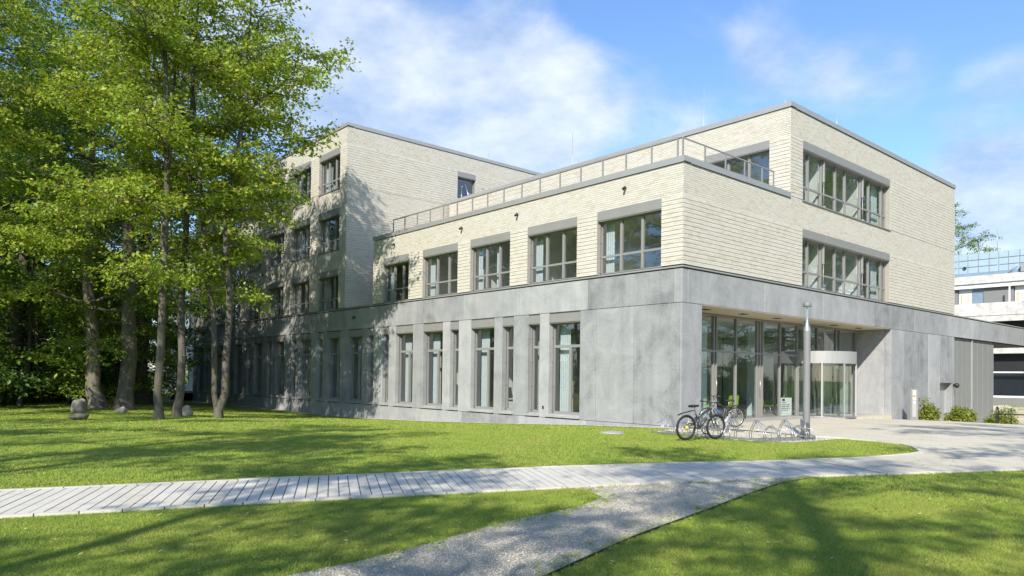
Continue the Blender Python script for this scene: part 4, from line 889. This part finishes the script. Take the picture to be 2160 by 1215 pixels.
shrub(s1, .85, 19.3, 'sparse upright shrub right of the sign pillar by the concrete wall', 'leaf_shrub', gs)
shrub(s2, 1.2, 22.9, 'full rounded bright green shrub before the grey louvre panels', 'leaf_shrub', gs)
shrub(s3, 1.8, 28.0, 'loose olive shrub behind the black hoop rail at right', 'leaf_shrub', gs)
shrub(s2, 2.0, 25.0, 'low dark mound of leaves beside the hoop rail', 'leaf_mid', gs, 1.0, .5)
gb = 'tall evergreen bushes beyond the lawn at left'
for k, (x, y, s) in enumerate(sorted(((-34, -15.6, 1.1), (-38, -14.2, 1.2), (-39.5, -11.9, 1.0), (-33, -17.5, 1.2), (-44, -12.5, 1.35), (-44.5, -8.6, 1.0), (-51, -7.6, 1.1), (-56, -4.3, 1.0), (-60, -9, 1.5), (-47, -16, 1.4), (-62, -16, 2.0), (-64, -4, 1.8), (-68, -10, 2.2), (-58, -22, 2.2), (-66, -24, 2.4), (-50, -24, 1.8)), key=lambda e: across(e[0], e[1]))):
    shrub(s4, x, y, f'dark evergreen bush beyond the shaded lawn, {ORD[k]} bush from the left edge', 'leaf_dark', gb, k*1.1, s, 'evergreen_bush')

for k, (x, y, s) in enumerate(((14, 46, 1.2), (18, 53, 1.4), (23, 47, 1.3), (28, 55, 1.6), (16, 63, 1.6), (34, 66, 2), (22, 40, 1.2), (34, 2, 1.5), (37, 8, 1.7), (38, 15, 1.5), (37, 22, 1.7), (38, 29, 1.6), (36, 36, 1.8), (40, 43, 1.8), (42, 50, 1.8), (44, 57, 2), (46, 66, 2.2), (38, -5, 1.6), (-20, -44, 2), (-28, -46, 2.2), (-38, -47, 2.2), (-48, -48, 2.2), (-60, -50, 2.4), (-72, -48, 2.4), (-10, -46, 2), (2, -46, 2), (50, 74, 2.4), (-84, -46, 2.6))):
    shrub(s4, x, y, 'tall bush across the forecourt, seen mirrored in the glass', 'leaf_mid', 'bushes across the forecourt', k*.7, s, 'forecourt_bush')

# ------------------------------------------------------------------ boulders, bollards, lamp post
def boulder(x, y, w_, h_, label, m, seed):
    bm = bmesh.new(); bmesh.ops.create_icosphere(bm, subdivisions=3, radius=1); rs = random.Random(seed); ph = [rs.uniform(0, 6) for _ in range(6)]
    for v in bm.verts:
        c = v.co; k = 1+.12*math.sin(3*c.x+ph[0])+.1*math.sin(4*c.y+ph[1])+.08*math.sin(5*c.z+ph[2])+.05*math.sin(9*c.x+7*c.y+ph[3]); v.co = Vector((c.x*w_/2*k, c.y*w_/2*k*.85, (c.z*.62+.42)*h_*k))
    for f in bm.faces: f.smooth = True
    me = bpy.data.meshes.new('boulder'); bm.to_mesh(me); bm.free(); me.materials.append(M[m]); o = link('boulder', me, None, (x, y, G(x, y)), seed); tag(o, label, 'boulder', 'boulders lying on the lawn under the trees'); return o
boulder(-23.97, -13.26, .78, .58, 'large rounded grey boulder in the grass left of the mossy trunk', 'boulder', 1)
boulder(-17.55, -14.43, .66, .27, 'low flat mossy stone in the lawn in front of the rounded boulder', 'boulder_moss', 2)
boulder(-23.04, -11.64, .50, .24, 'small pale stone at the foot of the thick grey trunk', 'boulder', 3)
boulder(-18.91, -9.99, .58, .36, 'pale boulder right of the slender leaning tree', 'boulder', 4)
def bollard(x, y, label):
    t = empty('bollard_light', (x, y, G(x, y))); tag(t, label, 'bollard light', 'bollard lights along the far path')
    MB().lathe([(0, 0), (.09, 0), (.09, .78), (0, .78)], 14).build('post', M['dark'], t); MB().lathe([(.06, .78), (.06, .9)], 12).build('lens', M['white'], t); MB().lathe([(0, .97), (.05, .965), (.1, .93), (.1, .9), (0, .9)], 14).build('cap', M['steel'], t)
bollard(-33.9, -11.9, 'dark bollard light beside the rounded boulder at left'); bollard(-49.0, -3.5, 'dark bollard light behind the slender trunks near the steps')
fp = sheet('far_path', [(-60, -16.5), (-36, -15.6), (-38.5, -11), (-46, -5.2), (-49.8, -1.5), (-51, -1.0), (-53, -3), (-48, -7.5), (-41.5, -12), (-40, -16.5)], .02, M['slab']); tag(fp, kind='structure')
lp = empty('lamp_post', (4.51, -.30, .03)); tag(lp, 'tall grey cylindrical lamp post with glass top by the bike racks', 'lamp post')
MB().lathe([(0, 0), (.24, 0), (.25, .03), (.24, .06), (.15, .08), (.14, .1), (.1, .12)], 24).build('base', M['pole'], lp)
MB().lathe([(.097, .1), (.097, 3.02), (.095, 3.05)], 24).build('pole', M['pole'], lp); MB().lathe([(.098, 3.05), (.09, 3.1), (.05, 3.22), (.022, 3.42), (.02, 3.72)], 20).build('reflector_cone', M['coping'], lp)
MB().lathe([(.096, 3.05), (.096, 3.74)], 24).build('glass_tube', M['clear'], lp); MB().lathe([(0, 3.74), (.112, 3.74), (.115, 3.76), (.115, 3.84), (.1, 3.86), (0, 3.862)], 24).build('cap', M['pole'], lp)
mh = MB(); mh.lathe([(0, .02), (.30, .02), (.31, .03), (.36, .03), (.37, -.05)], 28); o = mh.build('manhole_cover', M['concrete'], None, (.12, -3.6, .012)); tag(o, 'pale round manhole cover set in the lawn', 'manhole cover')

# ------------------------------------------------------------------ bike racks
def rack(loc, rz, n, pitch, label):
    t = empty('bike_rack', loc, rz); tag(t, label, 'bike rack', 'galvanised bike racks by the entrance'); Lr = n*pitch
    for y in (0, .55): MB().box(-.15, Lr+.05, y-.02, y+.02, .02, .05).build('ground_rail', M['steel'], t)
    for k in range(n):
        x = (k+.5)*pitch; hi = .56 if k % 2 == 0 else .40; q = MB()
        for dx in (-.035, .035):
            q.tube([(x+dx, 0, .04), (x+dx, 0, .20), (x+dx, .03, .25), (x+dx, .25, hi-.03), (x+dx, .30, hi), (x+dx, .36, hi-.02), (x+dx, .53, .27), (x+dx, .55, .22), (x+dx, .55, .04)], .011, 6)
        q.tube([(x-.035, .30, hi), (x+.035, .30, hi)], .011, 6); q.build('wheel_holder', M['steel'], t)
        q = MB(); 
        q.tube([(x-.22, .02, .30), (x-.05, .28, hi-.05), (x+.05, .28, hi-.05), (x+.22, .02, .30), (x+.22, .0, .04)], .010, 6); q.build('side_brace', M['steel'], t)
    return t
rack((.95, -2.62, .012), R(-5), 5, .55, 'long galvanised bike rack along the lawn with the dark bicycle parked in it')
rack((4.42, -2.75, .012), R(73), 4, .50, 'empty galvanised bike rack between the bicycles and the lamp post')
rack((.55, .25, .012), R(-25), 3, .55, 'short galvanised bike rack in front of the glass with the city bicycle')
sp = empty('rack_sign_plate', (4.75, -.85, .012), R(73)); tag(sp, 'tilted grey metal plate at the end of the empty bike rack', 'sign plate')
q = MB(); q.bar((0, 0, .52), (.28, .25, .1), .02, .3, (0, 1, 0)); q.build('plate', M['steel'], sp); q = MB(); q.tube([(0, 0, 0), (0, 0, .5)], .012, 6); q.build('stay', M['steel'], sp)
# ------------------------------------------------------------------ bicycles
def bicycle(loc, rz, tilt, label, fm, kind):
    t = empty('bicycle', loc, rz); t.rotation_euler = (R(tilt), 0, rz); tag(t, label, 'bicycle', 'bicycles parked in the racks'); wr = .345; HB = Vector((0, 0, wr)); HF = Vector((1.07, 0, wr))
    for h in (HB, HF):
        ty = MB(); ty.tube([(h.x+(wr-.026)*math.cos(a), 0, h.z+(wr-.026)*math.sin(a)) for a in np.linspace(0, 2*math.pi, 36, endpoint=False)], .026 if kind == 'mtb' else .019, 8, closed=True); tyre = ty.build('wheel', M['black'], t)
        rm = MB(); rm.tube([(h.x+(wr-.062)*math.cos(a), 0, h.z+(wr-.062)*math.sin(a)) for a in np.linspace(0, 2*math.pi, 36, endpoint=False)], .012, 6, closed=True); rm.build('rim', M['bike_silver' if kind != 'mtb' else 'bike_grey'], tyre)
        sk = MB()
        for k in range(20):
            a = 2*math.pi*k/20; sk.tube([(h.x+.02*math.cos(a+1), .03*(1 if k % 2 else -1), h.z+.02*math.sin(a+1)), (h.x+(wr-.07)*math.cos(a), 0, h.z+(wr-.07)*math.sin(a))], .0022, 3, cap=False)
        sk.build('spokes', M['bike_silver'], tyre); MB().tube([(h.x, -.06, h.z), (h.x, .06, h.z)], .024, 10).build('hub', M['bike_silver'], tyre)
        for a in (.8, 3.9): MB().box(h.x+.2*math.cos(a)-.03, h.x+.2*math.cos(a)+.03, -.008, .008, h.z+.2*math.sin(a)-.014, h.z+.2*math.sin(a)+.014).build('spoke_reflector', M['reflector'], tyre)
    BBk = Vector((.44, 0, .31)); ST = Vector((.30, 0, .74)); HT = Vector((.83, 0, .86)); HL = Vector((.88, 0, .70)); f = MB()
    if kind == 'mtb':
        f.tube([HL, (.66, 0, .52), BBk], [.038, .042, .034], 10); f.tube([HT, (.58, 0, .70), (.38, 0, .60)], [.030, .034, .026], 10); f.tube([(.38, 0, .60), ST], .02, 8); f.tube([(.40, 0, .58), BBk], .028, 8)
        f.tube([(.42, 0, .57), (.30, 0, .46), (.16, 0, .40)], .02, 6); f.prism([(.30, -.015), (.46, -.015), (.46, .015), (.30, .015)], .55, .62)
    else:
        f.tube([HL, BBk], .022, 8); f.tube([HT, (.33, 0, .66)], .018, 8); f.tube([BBk, ST], .02, 8)
    f.tube([HT, HL], .024, 8)
    for s in (-.055, .055):
        f.tube([BBk, (.3, s, .32), (0, s, wr)], .013, 6); f.tube([(.35, 0, .58), (.22, s, .5), (0, s, wr)], .011, 6)
    frm = f.build('frame', M[fm], t)
    fk = MB(); fk.tube([(.84, 0, .92), (.89, 0, .68)], .018, 8)
    for s in (-.06, .06): fk.tube([(.89, s*.3, .69), (.895, s, .66), (.98, s, .50), (1.07, s, wr)], .017 if kind == 'mtb' else .012, 8)
    fk.build('fork', M['bike_grey' if kind == 'mtb' else 'bike_silver'], t)
    hbm = MB(); hz = 1.00 if kind == 'mtb' else 1.06; hbm.tube([(.84, 0, .90), (.86, 0, hz-.03), (.90, 0, hz)], .016, 8)
    hbm.tube([(.82, -.31, hz+.02), (.88, -.16, hz+.02), (.90, 0, hz), (.88, .16, hz+.02), (.82, .31, hz+.02)], .013, 8); hb = hbm.build('handlebar', M['bike_grey'], t)
    for s in (-1, 1): MB().tube([(.835, s*.24, hz+.02), (.80, s*.35, hz+.02)], .018, 8).build('grip', M['black'], hb)
    for s in (-1, 1): MB().tube([(.86, s*.2, hz+.01), (.93, s*.2, hz-.05), (.93, s*.28, hz-.07)], .006, 5).build('brake_lever', M['black'], hb)
    ps = MB(); ps.tube([ST, (.27, 0, .90)], .014, 8); ps.build('seat_post', M['bike_silver'], t)
    sa = MB(); prof = [(.12, .09), (.16, .095), (.21, .08), (.27, .045), (.34, .022), (.40, .016), (.415, .008)]; i0 = 0
    top = [(x, s*hw, .945-.012*(abs(k-2) > 2)) for k, (x, hw) in enumerate(prof) for s in (-1, 1)]
    for k in range(len(prof)-1):
        (x0, w0), (x1, w1) = prof[k], prof[k+1]; z0, z1 = .945-.01*(k == 0), .945-.008*(k+1 == 6)
        sa.quad((x0, -w0, z0-.015), (x1, -w1, z1-.015), (x1, 0, z1+.008), (x0, 0, z0+.004)); sa.quad((x0, 0, z0+.004), (x1, 0, z1+.008), (x1, w1, z1-.015), (x0, w0, z0-.015))
        sa.quad((x0, -w0, z0-.055), (x1, -w1, z1-.045), (x1, -w1, z1-.015), (x0, -w0, z0-.015)); sa.quad((x0, w0, z0-.015), (x1, w1, z1-.015), (x1, w1, z1-.045), (x0, w0, z0-.055)); sa.quad((x0, w0, z0-.055), (x1, w1, z1-.045), (x1, -w1, z1-.045), (x0, -w0, z0-.055))
    x0, w0 = prof[0]; sa.quad((x0, w0, .88), (x0, -w0, .88), (x0, -w0, .92), (x0, w0, .92)); so_ = sa.build('saddle', M['black'], t); so_.modifiers.new('b', 'BEVEL').width = .006
    ck = MB(); 
    y = -.065; ck.tube([(BBk.x+.09*math.cos(a), y, BBk.z+.09*math.sin(a)) for a in np.linspace(0, 6.283, 20, endpoint=False)], .006, 5, closed=True); ck.tube([BBk+Vector((0, -.09, 0)), BBk+Vector((0, .09, 0))], .02, 8)
    ck.tube([BBk+Vector((0, -.085, 0)), BBk+Vector((.12, -.095, -.12))], .011, 6); ck.tube([BBk+Vector((0, .085, 0)), BBk+Vector((-.12, .095, .12))], .011, 6)
    ck.tube([(BBk.x, y, BBk.z+.09), (0, y, wr+.045)], .004, 4); ck.tube([(BBk.x, y, BBk.z-.09), (.03, y, wr-.13), (0, y, wr-.045)], .004, 4); ck.build('crankset', M['bike_grey'], t)
    for p in ((.12, -.13, -.12), (-.12, .13, .12)): v = BBk+Vector(p); MB().box(v.x-.045, v.x+.045, v.y-.04, v.y+.04, v.z-.012, v.z+.012).build('pedal', M['black'], t)
    cas = MB(); cas.lathe([(0, -.02), (.06, -.02), (.05, .0), (.03, .03), (0, .03)], 14); co = cas.build('sprocket', M['reflector' if kind == 'mtb' else 'bike_silver'], t, (0, -.05, wr)); co.rotation_euler = (R(90), 0, 0)
    mg = MB()
    if kind == 'mtb':
        A = [(.26, .80), (.16, .79), (.02, .76), (-.16, .73), (-.30, .68)]
        for (x0, z0), (x1, z1) in zip(A, A[1:]): mg.bar((x0, 0, z0), (x1, 0, z1), .075, .012)
    else:
        A = [((wr+.03)*math.cos(a), wr+(wr+.03)*math.sin(a)) for a in np.linspace(.5, 3.3, 14)]
        for (x0, z0), (x1, z1) in zip(A, A[1:]): mg.bar((x0, 0, z0), (x1, 0, z1), .05, .006)
    mg.build('mudguard', M['black'], t)
    if kind != 'mtb':
        rk = MB()
        for s in (-.06, .06): rk.tube([(.24, s, .74), (-.28, s, .75)], .007, 6); rk.tube([(-.1, s, .75), (0, s, wr)], .006, 6); rk.tube([(-.24, s, .75), (0, s, wr)], .006, 6)
        for x in (.1, -.05, -.2): rk.tube([(x, -.06, .75), (x, .06, .75)], .006, 6)
        rk.build('luggage_rack', M['black'], t); MB().box(-.31, -.28, -.05, .05, .70, .76).build('tail_light', M['black'], t)
        MB().bar((.60, 0, .495), (.74, 0, .595), .05, .05).build('frame_band', M['bike_blue'], t)
    else: MB().bar((.70, 0, .575), (.78, 0, .625), .088, .088).build('frame_band', M['bike_silver'], t)
    return t
bicycle((3.1, -4.1, .02), R(78), 3, 'dark grey full-suspension bicycle with rear mudguard, nearest in the rack', 'bike_grey', 'mtb')
bicycle((.95, 1.75, .03), R(-116), -3, 'dark city bicycle with blue frame band and luggage rack, standing behind the nearest bicycle', 'bike_grey', 'city')

# ------------------------------------------------------------------ sign pillar, hoop rail, bench
sg = empty('sign_pillar', (1.0, 17.2, G(1.0, 17.2)+.03), R(20)); tag(sg, 'slim grey sign pillar with small pictogram plates beside the sparse shrub', 'sign pillar')
MB().box(-.16, .16, -.05, .05, 0, 1.5).build('body', M['pole'], sg); MB().box(-.085, .085, -.062, -.052, .15, 1.44).build('face_plate', M['coping'], sg)
for k, z in enumerate((1.34, 1.22, 1.10, .98)):
    pl = MB().box(-.06, .06, -.07, -.063, z, z+.085).build('plate', M['white'] if k != 2 else M['poster'], sg)
    mk = MB(); mk.box(-.03, -.012, -.073, -.071, z+.02, z+.068); mk.box(.008, .035, -.073, -.071, z+.02, z+.035); mk.box(.008, .03, -.073, -.071, z+.05, z+.064); mk.build('lettering', M['dark'], pl)
MB().box(-.045, .045, -.068, -.063, .80, .88).build('plate', M['white'], sg)
hr = empty('hoop_rail', (2.6, 23.9, G(2.6, 23.9)+.03)); tag(hr, 'black steel hoop with long low rail at the right edge', 'barrier')
q = MB(); q.tube([(0, -.16, 0), (0, -.16, .85), (0, -.10, .95), (0, 0, .98), (0, .10, .95), (0, .16, .85), (0, .16, 0)], .035, 8); q.build('hoop', M['dark'], hr)
MB().tube([(0.0, -.1, .62), (4.5, -.1, .66)], .03, 8).build('rail', M['dark'], hr); MB().tube([(.65, -.1, .0), (.65, -.1, .95)], .035, 8).build('post', M['dark'], hr)
bn = empty('park_bench', (2.2, 31.5, G(2.2, 31.5)+.03), R(10)); tag(bn, 'weathered wooden slatted bench behind the olive shrub', 'bench')
for k in range(4): MB().box(-.9, 2.2, -.02, .02, .50+.14*k, .61+.14*k).build('back_slat', M['wood'], bn)
for k in range(3): MB().box(-.9, 2.2, -.55+.16*k, -.42+.16*k, .42, .46).build('seat_slat', M['wood'], bn)
for x in (-.7, 2.0): MB().box(x-.03, x+.03, -.52, .04, 0, .415).build('leg', M['dark'], bn)

# ------------------------------------------------------------------ what stands inside the glass
def chair(loc, rz, label):
    t = empty('shell_chair', loc, rz); tag(t, label, 'chair', 'green shell chairs in the lobby')
    q = MB(); P = [(.24, .43), (.2, .46), (-.1, .45), (-.2, .47), (-.245, .56), (-.27, .75), (-.30, .92), (-.31, .95)]
    for (x0, z0), (x1, z1) in zip(P, P[1:]): q.bar((x0, 0, z0), (x1, 0, z1), .46, .018)
    q.build('shell', M['chair_green'], t)
    for sx, sy in ((1, 1), (1, -1), (-1, 1), (-1, -1)): MB().tube([(.14*sx, .16*sy, .44), (.22*sx, .22*sy, 0)], .012, 6).build('leg', M['steel'], t)
chair((-2.9, 5.75, .03), R(-30), 'green shell chair half hidden behind the left concrete pier'); chair((-2.9, 7.55, .03), R(150), 'green shell chair behind the saddle of the city bicycle')
chair((-3.0, 10.55, .03), R(70), 'green shell chair left of a chair pair before the revolving door'); chair((-3.0, 11.55, .03), R(250), 'green shell chair nearest to the white notice stand')
tb = empty('lobby_table', (-3.4, 6.7, .03)); tag(tb, 'low round lobby table between two green chairs', 'table'); MB().lathe([(0, .68), (.4, .68), (.41, .70), (.4, .72), (0, .72)], 20).build('top', M['white'], tb); MB().lathe([(.22, 0), (.22, .02), (.03, .05), (.03, .68)], 14).build('stem', M['steel'], tb)
ns_ = empty('notice_stand', (-1.85, 10.32, .03), R(62)); tag(ns_, 'white upright notice panel with dark lines of writing inside the glass', 'notice'); pn = MB().box(-.29, .29, -.015, .015, .02, .85).build('panel', M['white'], ns_)
q = MB(); q.box(-.18, -.05, -.0195, -.017, .70, .80)
for k, (a, b, z) in enumerate(((-.22, .05, .62), (-.22, .2, .52), (-.22, .18, .44), (-.22, .2, .36), (-.22, .12, .28), (-.22, -.14, .2))): 
    x = a
    while x < b: e = min(b, x+random.uniform(.03, .09)); q.box(x, e-.012, -.0195, -.017, z, z+.028); x = e
q.build('lettering', M['dark'], pn)
def office_chair(loc, rz, label):
    t = empty('office_chair', loc, rz); tag(t, label, 'chair', 'black office chairs behind the ground floor windows')
    MB().box(-.24, .24, -.24, .24, .46, .54).build('seat', M['black'], t); q = MB(); q.bar((-.24, 0, .6), (-.28, 0, 1.1), .44, .06); q.build('backrest', M['black'], t); q = MB(); q.tube([(0, 0, .08), (0, 0, .46)], .03, 8)
    for k in range(5): a = k*1.257; q.tube([(0, 0, .1), (.3*math.cos(a), .3*math.sin(a), .05)], .02, 6)
    q.build('base', M['dark'], t)
office_chair((-14.5, 1.9, .07), R(60), 'black office chair inside the second wide window from the shadow'); office_chair((-10.6, 1.9, .07), R(30), 'black office chair inside the wide window with the ochre poster')
ps = MB().box(-11.1, -10.4, 5.56, 5.59, 1.1, 1.75).build('wall_poster', M['poster']); tag(ps, 'ochre poster on the wall inside a ground floor window', 'poster')
cb = empty('side_cabinet', (-5.6, 2.6, .07)); tag(cb, 'white cabinet with dark boxes inside the last wide window', 'cabinet'); MB().box(-.6, .6, -.25, .25, 0, 1.1).build('body', M['white'], cb); MB().box(-.45, -.1, -.2, .2, 1.1, 1.4).build('box', M['dark'], cb); MB().box(.05, .4, -.2, .2, 1.1, 1.3).build('box', M['dark'], cb)
pt = empty('potted_plant', (-25.2, .62, 12.72)); tag(pt, 'spiky potted plant on the sill of the top corner window', 'plant'); MB().lathe([(0, 0), (.1, 0), (.14, .25), (.0, .24)], 12).build('pot', M['white'], pt)
q = MB()
for k in range(22): a = k*2.4; l = random.uniform(.3, .6); q.bar((0, 0, .22), (l*.6*math.cos(a), l*.6*math.sin(a), .25+l*.8), .035, .004)
q.build('leaves', M['leaf_dark'], pt)
